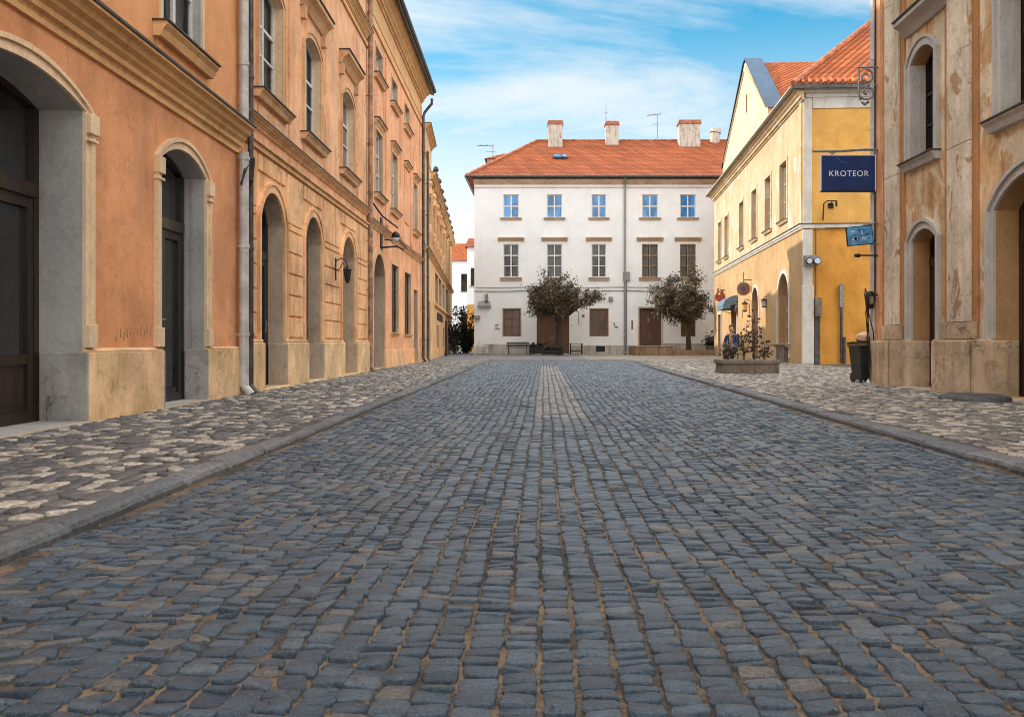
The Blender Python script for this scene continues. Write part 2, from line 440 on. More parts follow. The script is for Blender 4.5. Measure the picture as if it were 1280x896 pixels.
M['leaf_dark'] = leaf_mat('dark bronze leaves', [(0.0, (0.040, 0.032, 0.020)), (0.45, (0.10, 0.075, 0.045)), (0.85, (0.18, 0.128, 0.075)), (1.0, (0.28, 0.18, 0.10))])
M['leaf_bush'] = leaf_mat('dark shrub leaves', [(0.0, (0.014, 0.018, 0.010)), (0.6, (0.032, 0.036, 0.020)), (0.9, (0.07, 0.05, 0.03)), (1.0, (0.16, 0.06, 0.035))])

M['cobble'] = stone_tone('blue grey cobblestones', [(0.0, (0.020, 0.040, 0.064)), (0.45, (0.046, 0.083, 0.122)), (0.8, (0.084, 0.132, 0.176)), (0.90, (0.125, 0.150, 0.17)), (0.94, (0.150, 0.132, 0.112)), (1.0, (0.25, 0.26, 0.25))], 0.38, 0.75, 1.0, 70)
M['pave'] = stone_tone('mixed paving pebbles', [(0.0, (0.060, 0.064, 0.070)), (0.42, (0.098, 0.098, 0.100)), (0.62, (0.16, 0.152, 0.142)), (0.70, (0.31, 0.28, 0.235)), (1.0, (0.52, 0.46, 0.38))], 0.50, 0.45)
M['pave_right'] = stone_tone('tan paving setts', [(0.0, (0.075, 0.074, 0.072)), (0.40, (0.135, 0.125, 0.112)), (0.62, (0.22, 0.195, 0.16)), (0.72, (0.33, 0.285, 0.225)), (1.0, (0.50, 0.44, 0.35))], 0.52, 0.5)
M['kerb'] = stone_tone('grey granite kerb', [(0.0, (0.062, 0.070, 0.080)), (0.6, (0.098, 0.106, 0.115)), (1.0, (0.15, 0.15, 0.15))], 0.6, 0.45, 0.6, 22)


def joint_mat(name, sand, dark):
    m, k, bs = new_mat(name)
    tc = k.n('ShaderNodeTexCoord')
    big = k.noise(tc.outputs['Object'], 1.6, 5, 0.65, 0.4)
    f = k.noise(tc.outputs['Object'], 55, 5, 0.75)
    c = k.mix(k.ramp(k.math('ADD', k.math('MULTIPLY', big, 0.6), k.math('MULTIPLY', f, 0.4)), 0.42, 0.58), dark, sand)
    k.l(c, bs.inputs['Base Color'])
    bs.inputs['Roughness'].default_value = 0.95
    bump(k, bs, f, 0.8, 0.012)
    return m


M['joint'] = joint_mat('sandy joints', (0.22, 0.155, 0.098), (0.040, 0.035, 0.030))
M['joint_dark'] = joint_mat('dark pavement joints', (0.105, 0.09, 0.075), (0.060, 0.055, 0.05))


def plaza_mat(name, a, b, sc):
    m, k, bs = new_mat(name)
    tc = k.n('ShaderNodeTexCoord')
    vo = k.n('ShaderNodeTexVoronoi')
    vo.inputs['Scale'].default_value = sc
    k.l(tc.outputs['Object'], vo.inputs['Vector'])
    ve = k.n('ShaderNodeTexVoronoi')
    ve.feature = 'DISTANCE_TO_EDGE'
    ve.inputs['Scale'].default_value = sc
    k.l(tc.outputs['Object'], ve.inputs['Vector'])
    r, g, b_ = k.sep(vo.outputs['Color'])
    c = k.mix(r, a, b)
    e = k.ramp(ve.outputs[0], 0.0, 0.10)
    c = k.mix(e, tuple(x * 0.45 for x in a), c)
    f3 = k.noise(tc.outputs['Object'], 0.5, 4, 0.6)
    fk = k.math('ADD', 0.7, k.math('MULTIPLY', f3, 0.6))
    c = k.mix(1.0, c, k.comb(fk, fk, fk), 'MULTIPLY')
    k.l(c, bs.inputs['Base Color'])
    bs.inputs['Roughness'].default_value = 0.55
    bump(k, bs, k.math('ADD', e, k.math('MULTIPLY', r, 0.3)), 0.8, 0.02)
    return m


M['plaza'] = plaza_mat('square paving', (0.13, 0.14, 0.15), (0.24, 0.235, 0.23), 6.5)
M['plaza_tan'] = plaza_mat('tan square paving', (0.22, 0.19, 0.155), (0.42, 0.36, 0.28), 6.5)

# ------------------------------------------------------------------ mesh helpers


class MB:
    def __init__(self):
        self.v, self.f, self.m = [], [], []

    def add(self, vs, fs, mi=0):
        o = len(self.v)
        self.v += [tuple(p) for p in vs]
        for f in fs:
            self.f.append([o + i for i in f])
            self.m.append(mi)

    def quad(self, a, b, c, d, mi=0):
        self.add([a, b, c, d], [(0, 1, 2, 3)], mi)

    def poly(self, pts, mi=0):
        self.add(pts, [tuple(range(len(pts)))], mi)

    def box(self, x0, x1, y0, y1, z0, z1, mi=0, skip=()):
        vs = [(x0, y0, z0), (x1, y0, z0), (x1, y1, z0), (x0, y1, z0), (x0, y0, z1), (x1, y0, z1), (x1, y1, z1), (x0, y1, z1)]
        fs = {'-z': (0, 3, 2, 1), '+z': (4, 5, 6, 7), '-y': (0, 1, 5, 4), '+y': (2, 3, 7, 6), '-x': (3, 0, 4, 7), '+x': (1, 2, 6, 5)}
        self.add(vs, [f for k, f in fs.items() if k not in skip], mi)

    def obox(self, c, ax, hx, hy, hz, mi=0):
        """box with a rotation matrix"""
        vs = []
        for sz in (-1, 1):
            for sx, sy in ((-1, -1), (1, -1), (1, 1), (-1, 1)):
                vs.append(Vector(c) + ax @ Vector((sx * hx, sy * hy, sz * hz)))
        self.add(vs, [(0, 3, 2, 1), (4, 5, 6, 7), (0, 1, 5, 4), (2, 3, 7, 6), (3, 0, 4, 7), (1, 2, 6, 5)], mi)

    def extrude(self, prof, x0, x1, mi=0, cap=True):
        """profile of (y, z) points run along x"""
        n = len(prof)
        vs = [(x0, y, z) for y, z in prof] + [(x1, y, z) for y, z in prof]
        self.add(vs, [(i, (i + 1) % n, n + (i + 1) % n, n + i) for i in range(n)], mi)
        if cap:
            self.add([(x0, y, z) for y, z in prof], [tuple(range(n))[::-1]], mi)
            self.add([(x1, y, z) for y, z in prof], [tuple(range(n))], mi)

    def tube(self, pts, r, n=8, mi=0, cap=True):
        pts = [Vector(p) for p in pts]
        rs = r if isinstance(r, (list, tuple)) else [r] * len(pts)
        rings = []
        up = None
        for i, p in enumerate(pts):
            d = (pts[min(i + 1, len(pts) - 1)] - pts[max(i - 1, 0)]).normalized()
            if up is None:
                up = Vector((0, 0, 1)) if abs(d.z) < 0.9 else Vector((1, 0, 0))
            a = d.cross(up)
            if a.length < 1e-4:
                a = d.cross(Vector((0, 1, 0)))
            a.normalize()
            b = a.cross(d).normalized()
            up = b
            rings.append([p + (a * math.cos(2 * math.pi * k / n) + b * math.sin(2 * math.pi * k / n)) * rs[i] for k in range(n)])
        vs = [q for ring in rings for q in ring]
        fs = []
        for i in range(len(pts) - 1):
            for k in range(n):
                fs.append((i * n + k, i * n + (k + 1) % n, (i + 1) * n + (k + 1) % n, (i + 1) * n + k))
        if cap:
            fs.append(tuple(range(n))[::-1])
            fs.append(tuple(range((len(pts) - 1) * n, len(pts) * n)))
        self.add(vs, fs, mi)

    def lathe(self, prof, n=20, c=(0, 0, 0), mi=0):
        vs = []
        for r, z in prof:
            for k in range(n):
                vs.append((c[0] + r * math.cos(2 * math.pi * k / n), c[1] + r * math.sin(2 * math.pi * k / n), c[2] + z))
        fs = []
        for i in range(len(prof) - 1):
            for k in range(n):
                fs.append((i * n + k, i * n + (k + 1) % n, (i + 1) * n + (k + 1) % n, (i + 1) * n + k))
        fs.append(tuple(range(n))[::-1])
        fs.append(tuple(range((len(prof) - 1) * n, len(prof) * n)))
        self.add(vs, fs, mi)

    def clusters(self, gap):
        """groups of faces whose pieces touch (within gap)"""
        par = list(range(len(self.v)))

        def find(a):
            while par[a] != a:
                par[a] = par[par[a]]
                a = par[a]
            return a
        for f in self.f:
            r = find(f[0])
            for i in f[1:]:
                par[find(i)] = r
        isl = {}
        for k, f in enumerate(self.f):
            isl.setdefault(find(f[0]), []).append(k)
        items = []
        for fs in isl.values():
            ps = [self.v[i] for k in fs for i in self.f[k]]
            items.append([fs, [min(p[a] for p in ps) - gap for a in range(3)], [max(p[a] for p in ps) + gap for a in range(3)]])
        n = len(items)
        g = list(range(n))

        def fg(a):
            while g[a] != a:
                a = g[a]
            return a
        for i in range(n):
            for j in range(i):
                if all(items[i][1][a] <= items[j][2][a] and items[j][1][a] <= items[i][2][a] for a in range(3)):
                    g[fg(i)] = fg(j)
        out = {}
        for i in range(n):
            out.setdefault(fg(i), []).extend(items[i][0])
        return list(out.values())

    SPLIT = {'plinth': 0.004, 'door_surround': 0.02, 'window_surround': 0.02, 'arch_surround': 0.02, 'threshold': 0.01, 'pilaster': 0.02, 'cable': 0.02,
             'wall_box': 0.02, 'wall_plate': 0.005, 'finial': 0.01, 'stucco_ornament': 0.02, 'window_jamb': 0.02, 'string_course': 0.01, 'cornice': 0.01,
             'rustication': 0.03, 'gable_moulding': 0.02, 'parapet': 0.02, 'eaves_cornice': 0.01, 'vent_pipe': 0.02, 'meter_box': 0.02, 'bracket': 0.02}

    def build(self, name, mats, parent=None, smooth=False, recalc=True, bevel=0.0):
        if parent is not None and name in self.SPLIT:
            cl = self.clusters(self.SPLIT[name])
            if len(cl) > 1:
                for fs in cl:
                    mb = MB()
                    idx = {}
                    for k in fs:
                        nf = []
                        for i in self.f[k]:
                            if i not in idx:
                                idx[i] = len(mb.v)
                                mb.v.append(self.v[i])
                            nf.append(idx[i])
                        mb.f.append(nf)
                        mb.m.append(self.m[k])
                    o = mb.build_one(name, mats, parent, smooth, recalc, bevel)
                return o
        return self.build_one(name, mats, parent, smooth, recalc, bevel)

    def build_one(self, name, mats, parent=None, smooth=False, recalc=True, bevel=0.0):
        me = bpy.data.meshes.new(name)
        me.from_pydata(self.v, [], self.f)
        if not isinstance(mats, (list, tuple)):
            mats = [mats]
        for m in mats:
            me.materials.append(M[m] if isinstance(m, str) else m)
        me.polygons.foreach_set('material_index', self.m)
        if recalc:
            bm = bmesh.new()
            bm.from_mesh(me)
            bmesh.ops.recalc_face_normals(bm, faces=bm.faces)
            bm.to_mesh(me)
            bm.free()
        if smooth:
            me.polygons.foreach_set('use_smooth', [True] * len(me.polygons))
        me.update()
        o = bpy.data.objects.new(name, me)
        C.objects.link(o)
        if parent is not None:
            o.parent = parent
        if bevel:
            b = o.modifiers.new('bevel', 'BEVEL')
            b.width = bevel
            b.segments = 2
            b.limit_method = 'ANGLE'
        return o


def thing(name, label, cat, loc=(0, 0, 0), rz=0.0, group=None):
    o = bpy.data.objects.new(name, None)
    o.empty_display_size = 0.3
    C.objects.link(o)
    o.location = loc
    o.rotation_euler = (0, 0, rz)
    tag(o, label, cat, group)
    return o


def tag(o, label, cat, group=None):
    o['label'] = label
    o['category'] = cat
    if group:
        o['group'] = group
    return o


def structure(o):
    o['kind'] = 'structure'
    return o


class Op:
    """an opening in a wall: u0..u1, from z0, straight to zs, arched up to zc"""
    def __init__(self, u0, u1, z0, zs, zc=None, depth=0.28):
        self.u0, self.u1, self.z0, self.zs, self.zc, self.depth = u0, u1, z0, zs, zs if zc is None else zc, depth

    def arc(self, grow=0.0, n=14):
        """points from right springing over the crown to left springing"""
        u0, u1, zs, zc = self.u0 - grow, self.u1 + grow, self.zs, self.zc + grow
        if self.zc - self.zs < 0.01:
            return [(u1, zc), (u0, zc)]
        hw, rise, uc = (u1 - u0) / 2, zc - zs, (u0 + u1) / 2
        if rise >= hw * 0.9:
            return [(uc + hw * math.cos(math.pi * i / n), zs + rise * math.sin(math.pi * i / n)) for i in range(n + 1)]
        rr = (hw * hw + rise * rise) / (2 * rise)
        a = math.asin(min(1, hw / rr))
        return [(uc + rr * math.sin(a - 2 * a * i / n), zc - rr + rr * math.cos(a - 2 * a * i / n)) for i in range(n + 1)]

    def loop(self, grow=0.0, zbase=None):
        z0 = self.z0 - grow if zbase is None else zbase
        return [(self.u0 - grow, z0), (self.u1 + grow, z0)] + self.arc(grow)


def wall_with_holes(mb, u0, u1, z0, z1, ops, y=0.0, mi=0, mi_rev=1, top=None):
    outer = [(u0, z0), (u1, z0), (u1, z1), (u0, z1)] if top is None else top
    loops = [[Vector((u, z, 0)) for u, z in outer]] + [[Vector((u, z, 0)) for u, z in op.loop()][::-1] for op in ops]
    flat = [p for lp in loops for p in lp]
    tris = tessellate_polygon(loops)
    mb.add([(p.x, y, p.y) for p in flat], tris, mi)
    for op in ops:
        lp = op.loop()
        n = len(lp)
        for i in range(n):
            a, b = lp[i], lp[(i + 1) % n]
            mb.quad((a[0], y, a[1]), (b[0], y, b[1]), (b[0], y + op.depth, b[1]), (a[0], y + op.depth, a[1]), mi_rev)


def body(mb, u0, u1, z0, z1, depth, mi=0):
    mb.quad((u0, 0, z0), (u0, depth, z0), (u0, depth, z1), (u0, 0, z1), mi)
    mb.quad((u1, 0, z0), (u1, depth, z0), (u1, depth, z1), (u1, 0, z1), mi)
    mb.quad((u0, depth, z0), (u1, depth, z0), (u1, depth, z1), (u0, depth, z1), mi)
    mb.quad((u0, 0, z1 - 0.01), (u1, 0, z1 - 0.01), (u1, depth, z1 - 0.01), (u0, depth, z1 - 0.01), mi)


def surround(mb, op, w, proud, zbase, mi=0, inner=0.0):
    """moulded architrave round an opening"""
    a = [(op.u1 + inner, zbase)] + op.arc(inner) + [(op.u0 - inner, zbase)]
    b = [(op.u1 + inner + w, zbase)] + op.arc(inner + w) + [(op.u0 - inner - w, zbase)]
    n = len(a)
    for i in range(n - 1):
        p, q, r, s = a[i], a[i + 1], b[i + 1], b[i]
        mb.quad((p[0], -proud, p[1]), (q[0], -proud, q[1]), (r[0], -proud, r[1]), (s[0], -proud, s[1]), mi)
        mb.quad((p[0], -proud, p[1]), (q[0], -proud, q[1]), (q[0], 0.0, q[1]), (p[0], 0.0, p[1]), mi)
        mb.quad((s[0], -proud, s[1]), (r[0], -proud, r[1]), (r[0], 0.0, r[1]), (s[0], 0.0, s[1]), mi)
    for p, s in ((a[0], b[0]), (a[-1], b[-1])):
        mb.quad((p[0], -proud, p[1]), (s[0], -proud, s[1]), (s[0], 0.0, s[1]), (p[0], 0.0, p[1]), mi)


def window(parent, op, frame='white_paint', pane='glass_clear', cols=2, rows=3, t=0.06, bar=0.035, sill=None, curtain=True, z_rows=None):
    """a part of its house: frame mesh, with pane, sill and curtain as sub-parts"""
    d = op.depth - 0.06
    mb = MB()
    lo, li = op.loop(0.0), op.loop(-t)
    n = len(lo)
    for i in range(n):
        j = (i + 1) % n
        mb.quad((lo[i][0], d, lo[i][1]), (lo[j][0], d, lo[j][1]), (li[j][0], d, li[j][1]), (li[i][0], d, li[i][1]))
        mb.quad((li[i][0], d, li[i][1]), (li[j][0], d, li[j][1]), (li[j][0], d + 0.05, li[j][1]), (li[i][0], d + 0.05, li[i][1]))
    a0, a1, z0, z1 = op.u0 + t, op.u1 - t, op.z0 + t, op.zc - t
    for i in range(1, cols):
        u = a0 + (a1 - a0) * i / cols
        bw = bar * (1.5 if cols == 2 else 1.0)
        mb.box(u - bw / 2 - 0.01, u + bw / 2 + 0.01, d - 0.012, d + 0.045, z0 - 0.02, z1 + 0.01)
    zr = z_rows if z_rows else [z0 + (min(z1, op.zs) - z0) * i / rows for i in range(1, rows)]
    for i, z in enumerate(zr):
        bw = bar * (1.6 if i == len(zr) - 1 else 1.0)
        mb.box(a0 - 0.01, a1 + 0.01, d - 0.006, d + 0.042, z - bw / 2, z + bw / 2)
    w_ = mb.build('window', frame, parent)
    p = MB()
    p.poly([(u, d + 0.03, z) for u, z in op.loop(-t + 0.005)])
    p.build('pane', pane, w_)
    if sill:
        over, proud, th, capm, bodym = sill
        s = MB()
        s.extrude([(0.0, op.z0 - th), (-proud * 0.55, op.z0 - th), (-proud * 0.75, op.z0 - th * 0.55), (-proud, op.z0 - th * 0.30), (-proud, op.z0 - 0.03), (0.0, op.z0 - 0.012)], op.u0 - over, op.u1 + over, 0)
        s.box(op.u0 - over - 0.02, op.u1 + over + 0.02, -proud - 0.025, 0.0, op.z0 - 0.026, op.z0 - 0.004, 1)
        s.build('sill', [bodym, capm], w_)
    if curtain:
        rm = MB()
        rm.poly([(u, d + 0.75, z) for u, z in op.loop(0.25)])
        for (pa, pb) in (((op.u0 - 0.1), (op.u0 - 0.1)), ((op.u1 + 0.1), (op.u1 + 0.1))):
            rm.quad((pa, d + 0.06, op.z0 - 0.1), (pa, d + 0.75, op.z0 - 0.1), (pa, d + 0.75, op.zc + 0.1), (pa, d + 0.06, op.zc + 0.1))
        rm.quad((op.u0 - 0.1, d + 0.06, op.z0 - 0.05), (op.u1 + 0.1, d + 0.06, op.z0 - 0.05), (op.u1 + 0.1, d + 0.75, op.z0 - 0.05), (op.u0 - 0.1, d + 0.75, op.z0 - 0.05))
        rm.quad((op.u0 - 0.1, d + 0.06, op.zc + 0.1), (op.u1 + 0.1, d + 0.06, op.zc + 0.1), (op.u1 + 0.1, d + 0.75, op.zc + 0.1), (op.u0 - 0.1, d + 0.75, op.zc + 0.1))
        rm.build('interior', 'room', w_)
        cu = MB()
        wdt = (op.u1 - op.u0)
        for s0, s1 in ((op.u0, op.u0 + wdt * 0.42), (op.u1 - wdt * 0.42, op.u1)):
            k = 22
            for i in range(k):
                ua, ub = s0 + (s1 - s0) * i / k, s0 + (s1 - s0) * (i + 1) / k
                ya, yb = d + 0.13 + 0.03 * math.sin(i * 1.7), d + 0.13 + 0.03 * math.sin((i + 1) * 1.7)
                cu.quad((ua, ya, op.z0), (ub, yb, op.z0), (ub, yb, op.zc), (ua, ya, op.zc))
        cu.build('curtain', 'curtain', w_)
    return w_


def door(parent, op, mat='dark_wood', pane='glass_dark', leaves=2, transom=2.45, glazed=True, solid=0.55, handle=True, t=0.09):
    """double or single door with a transom light and panelled foot"""
    d = op.depth - 0.07
    mb = MB()
    lo, li = op.loop(0.0), op.loop(-t)
    n = len(lo)
    for i in range(n):
        j = (i + 1) % n
        mb.quad((lo[i][0], d, lo[i][1]), (lo[j][0], d, lo[j][1]), (li[j][0], d, li[j][1]), (li[i][0], d, li[i][1]))
        mb.quad((li[i][0], d, li[i][1]), (li[j][0], d, li[j][1]), (li[j][0], d + 0.06, li[j][1]), (li[i][0], d + 0.06, li[i][1]))
    a0, a1, z0 = op.u0 + t, op.u1 - t, op.z0 + 0.0
    if transom:
        mb.box(a0 - 0.02, a1 + 0.02, d - 0.03, d + 0.05, transom - 0.07, transom + 0.07)
    top = transom - 0.07 if transom else op.zs
    w_ = (a1 - a0) / leaves
    for k in range(leaves):
        b0, b1 = a0 + k * w_ + 0.006, a0 + (k + 1) * w_ - 0.006
        st = 0.10
        mb.box(b0, b0 + st, d + 0.004, d + 0.05, z0, top)
        mb.box(b1 - st, b1, d + 0.004, d + 0.05, z0, top)
        mb.box(b0 + st, b1 - st, d + 0.006, d + 0.05, top - 0.11, top)
        mb.box(b0 + st, b1 - st, d + 0.006, d + 0.05, z0, z0 + 0.12)
        if glazed:
            mb.box(b0 + st, b1 - st, d + 0.006, d + 0.05, z0 + solid - 0.05, z0 + solid + 0.05)
            mb.box(b0 + st, b1 - st, d + 0.028, d + 0.05, z0 + 0.12, z0 + solid - 0.05)
            mb.box(b0 + st + 0.06, b1 - st - 0.06, d + 0.014, d + 0.03, z0 + 0.18, z0 + solid - 0.11)
        else:
            m_ = 6
            for q in range(m_):
                c0, c1 = b0 + st + (b1 - b0 - 2 * st) * q / m_, b0 + st + (b1 - b0 - 2 * st) * (q + 1) / m_
                mb.box(c0 + 0.004, c1 - 0.004, d + 0.02, d + 0.05, z0 + 0.12, top - 0.11)
    dr = mb.build('door', mat, parent)
    p = MB()
    p.poly([(u, d + 0.045, z) for u, z in op.loop(-t + 0.01)])
    p.build('pane', pane if glazed or transom else mat, dr)
    if handle:
        h = MB()
        uc = a0 + w_ - 0.05
        h.box(uc - 0.02, uc + 0.02, d - 0.01, d + 0.004, z0 + 0.95, z0 + 1.17)
        h.tube([(uc, d - 0.01, z0 + 1.08), (uc, d - 0.06, z0 + 1.08), (uc - 0.12, d - 0.06, z0 + 1.07)], 0.011, 6)
        h.build('handle', 'iron_grey', dr)
    return dr


CORN = [(0.0, 0.0), (-0.03, 0.0), (-0.04, 0.04), (-0.08, 0.05), (-0.08, 0.11), (-0.13, 0.15), (-0.14, 0.19), (-0.20, 0.22), (-0.22, 0.28), (-0.28, 0.30), (-0.28, 0.335), (0.0, 0.335)]


def cornice(mb, u0, u1, z, s=1.0, sy=1.0, mi=0, cap=None):
    mb.extrude([(y * s * sy, z + zz * s) for y, zz in CORN], u0, u1, mi)
    if cap is not None:
        mb.box(u0 - 0.01, u1 + 0.01, -0.30 * s * sy, 0.0, z + 0.337 * s, z + 0.337 * s + 0.03, cap)


def band(mb, u0, u1, z0, z1, proud, mi=0):
    mb.box(u0, u1, -proud, 0.0, z0, z1, mi, skip=('+y',))


def hood(mb, u0, u1, z, proud=0.2, th=0.28, mi=0, cap=1):
    mb.extrude([(0.0, z), (-0.05, z), (-proud * 0.45, z + th * 0.35), (-proud * 0.6, z + th * 0.5), (-proud, z + th * 0.7), (-proud, z + th), (0.0, z + th)], u0, u1, mi)
    mb.box(u0 - 0.02, u1 + 0.02, -proud - 0.03, 0.0, z + th + 0.002, z + th + 0.03, cap)


def downpipe(parent, u, z0, z1, r=0.055, mat='zinc', y=-0.11, neck=0.0, name='downpipe', du=0.0):
    mb = MB()
    pts = [(u, y, z0)]
    if z0 < 0.3:
        pts = [(u, y - 0.10, z0), (u, y, z0 + 0.14)]
    pts.append((u, y, z1))
    if neck:
        pts += [(u, y - 0.06, z1 + 0.18), (u + du, y - neck, z1 + 0.55), (u + du, y - neck, z1 + 0.75)]
    mb.tube(pts, r, 12)
    z = z0 + 0.9
    while z < z1:
        mb.tube([(u, y, z), (u, y, z + 0.05)], r + 0.012, 12)
        mb.tube([(u, y, z + 0.02), (u, 0.0, z + 0.02)], 0.012, 6)
        z += 1.35
    return mb.build(name, mat, parent, smooth=False)


def gable_roof(mb, u0, u1, z, depth, pitch, over=0.45, mi=0, y_over=0.5):
    """two slopes with the ridge along u"""
    rz = z + math.tan(R(pitch)) * (depth / 2)
    dz = math.tan(R(pitch)) * y_over
    a, b = u0 - over, u1 + over
    for th in (0.0, -0.10):
        mb.quad((a, -y_over, z - dz + th), (b, -y_over, z - dz + th), (b, depth / 2, rz + th), (a, depth / 2, rz + th), mi)
        mb.quad((b, depth + y_over, z - dz + th), (a, depth + y_over, z - dz + th), (a, depth / 2, rz + th), (b, depth / 2, rz + th), mi)
    mb.quad((a, -y_over, z - dz), (b, -y_over, z - dz), (b, -y_over, z - dz - 0.1), (a, -y_over, z - dz - 0.1), mi)
    for u in (a, b):
        mb.poly([(u, -y_over, z - dz), (u, depth / 2, rz), (u, depth / 2, rz - 0.1), (u, -y_over, z - dz - 0.1)], mi)
    return rz


# ------------------------------------------------------------------ paving


def stones(quads, ztop, tone, n=10, power=4.0, jit=0.05, dome=0.004, drop=0.03, edge=0.010, inset=0.80, tilt=0.004):
    """rounded stones from bilinear quads (N,4,2); returns verts, faces and per-vertex tone"""
    N = len(quads)
    a = np.arange(n) * 2 * np.pi / n + np.pi / n
    ca, sa = np.cos(a), np.sin(a)
    s = np.sign(ca) * np.abs(ca) ** (2 / power)
    t = np.sign(sa) * np.abs(sa) ** (2 / power)
    s = s[None, :] * (1 + rng.normal(0, jit, (N, n)))
    t = t[None, :] * (1 + rng.normal(0, jit, (N, n)))

    def bil(s, t):
        w00, w10, w11, w01 = (1 - s) * (1 - t) / 4, (1 + s) * (1 - t) / 4, (1 + s) * (1 + t) / 4, (1 - s) * (1 + t) / 4
        q = quads
        return (w00[..., None] * q[:, None, 0] + w10[..., None] * q[:, None, 1] + w11[..., None] * q[:, None, 2] + w01[..., None] * q[:, None, 3])
    tx, ty = rng.normal(0, tilt, (N, 1)), rng.normal(0, tilt, (N, 1))
    rings = []
    for sc, dz in ((1.0, -drop), (0.985, -edge), (inset, 0.0)):
        xy = bil(s * sc, t * sc)
        z = ztop[:, None] + dz + (tx * s * sc + ty * t * sc)
        rings.append(np.concatenate([xy, z[..., None]], -1))
    cxy = bil(np.zeros((N, 1)), np.zeros((N, 1)))
    rings.append(np.concatenate([cxy, (ztop + dome)[:, None, None]], -1))
    V = np.concatenate(rings, 1)
    nv = V.shape[1]
    base = (np.arange(N) * nv)[:, None, None]
    k = np.arange(n)
    k2 = (k + 1) % n
    q1 = np.stack([k, k2, n + k2, n + k], -1)
    q2 = q1 + n
    tr = np.stack([2 * n + k, 2 * n + k2, np.full(n, 3 * n)], -1)
    quadsf = (np.concatenate([q1, q2], 0)[None] + base).reshape(-1, 4)
    trif = (tr[None] + base).reshape(-1, 3)
    return V.reshape(-1, 3), quadsf, trif, np.repeat(tone, nv)


def stone_object(name, parts, mats, base_sheets):
    """one mesh from several stone arrays plus the joint sheet below them"""
    vs, loops, sizes, tones, mi = [], [], [], [], []
    off = 0
    for (V, Q, T, tn) in parts:
        vs.append(V)
        loops += [(Q + off).ravel(), (T + off).ravel()]
        sizes += [np.full(len(Q), 4), np.full(len(T), 3)]
        mi += [np.zeros(len(Q), int), np.zeros(len(T), int)]
        tones.append(tn)
        off += len(V)
    for (V, Q) in base_sheets:
        vs.append(np.array(V, float))
        loops.append((np.array(Q) + off).ravel())
        sizes.append(np.full(len(Q), 4))
        mi.append(np.ones(len(Q), int))
        tones.append(np.zeros(len(V)))
        off += len(V)
    V = np.concatenate(vs)
    L = np.concatenate(loops).astype(np.int32)
    S = np.concatenate(sizes).astype(np.int32)
    me = bpy.data.meshes.new(name)
    me.vertices.add(len(V))
    me.vertices.foreach_set('co', V.ravel().astype(np.float32))
    me.loops.add(len(L))
    me.loops.foreach_set('vertex_index', L)
    me.polygons.add(len(S))
    st = np.concatenate([[0], np.cumsum(S)[:-1]]).astype(np.int32)
    me.polygons.foreach_set('loop_start', st)
    for m in mats:
        me.materials.append(M[m])
    me.polygons.foreach_set('material_index', np.concatenate(mi).astype(np.int32))
    me.polygons.foreach_set('use_smooth', np.ones(len(S), bool))
    me.update(calc_edges=True)
    at = me.attributes.new('tone', 'FLOAT', 'POINT')
    at.data.foreach_set('value', np.concatenate(tones).astype(np.float32))
    o = bpy.data.objects.new(name, me)
    C.objects.link(o)
    return o


def wob(x, y, s=0):
    return (np.sin(0.9 * y + 1.7 * x + s) * 0.5 + np.sin(2.3 * y - 1.1 * x + 2.1 + s) * 0.3 + np.sin(4.7 * y + 3.1 * x + 0.7 + 2 * s) * 0.2)


def road_z(y):
    t = np.clip((y - 26) / 16, 0, 1)
    return -0.055 * (1 - t * t * (3 - 2 * t))


def left_edge(y):
    return -2.04 - 0.011 * y


def right_edge(y):
    return 2.95 + 0.02 * y


def grid_sheet(x0, x1, y0, y1, zf, nx=6, ny=40, heap=0.0):
    xs = np.linspace(0, 1, nx + 1)
    ys = np.linspace(y0, y1, ny + 1)
    V, Q = [], []
    for y in ys:
        a, b = (x0(y) if callable(x0) else x0), (x1(y) if callable(x1) else x1)
        for x in xs:
            e = min(x, 1 - x) * (b - a)
            V.append((a + (b - a) * x, y, zf(y) + (heap * math.exp(-(e / 0.11) ** 2) * rng.uniform(0.35, 1.1) if heap else 0.0)))
    for j in range(ny):
        for i in range(nx):
            p = j * (nx + 1) + i
            Q.append((p, p + 1, p + nx + 2, p + nx + 1))
    return V, Q


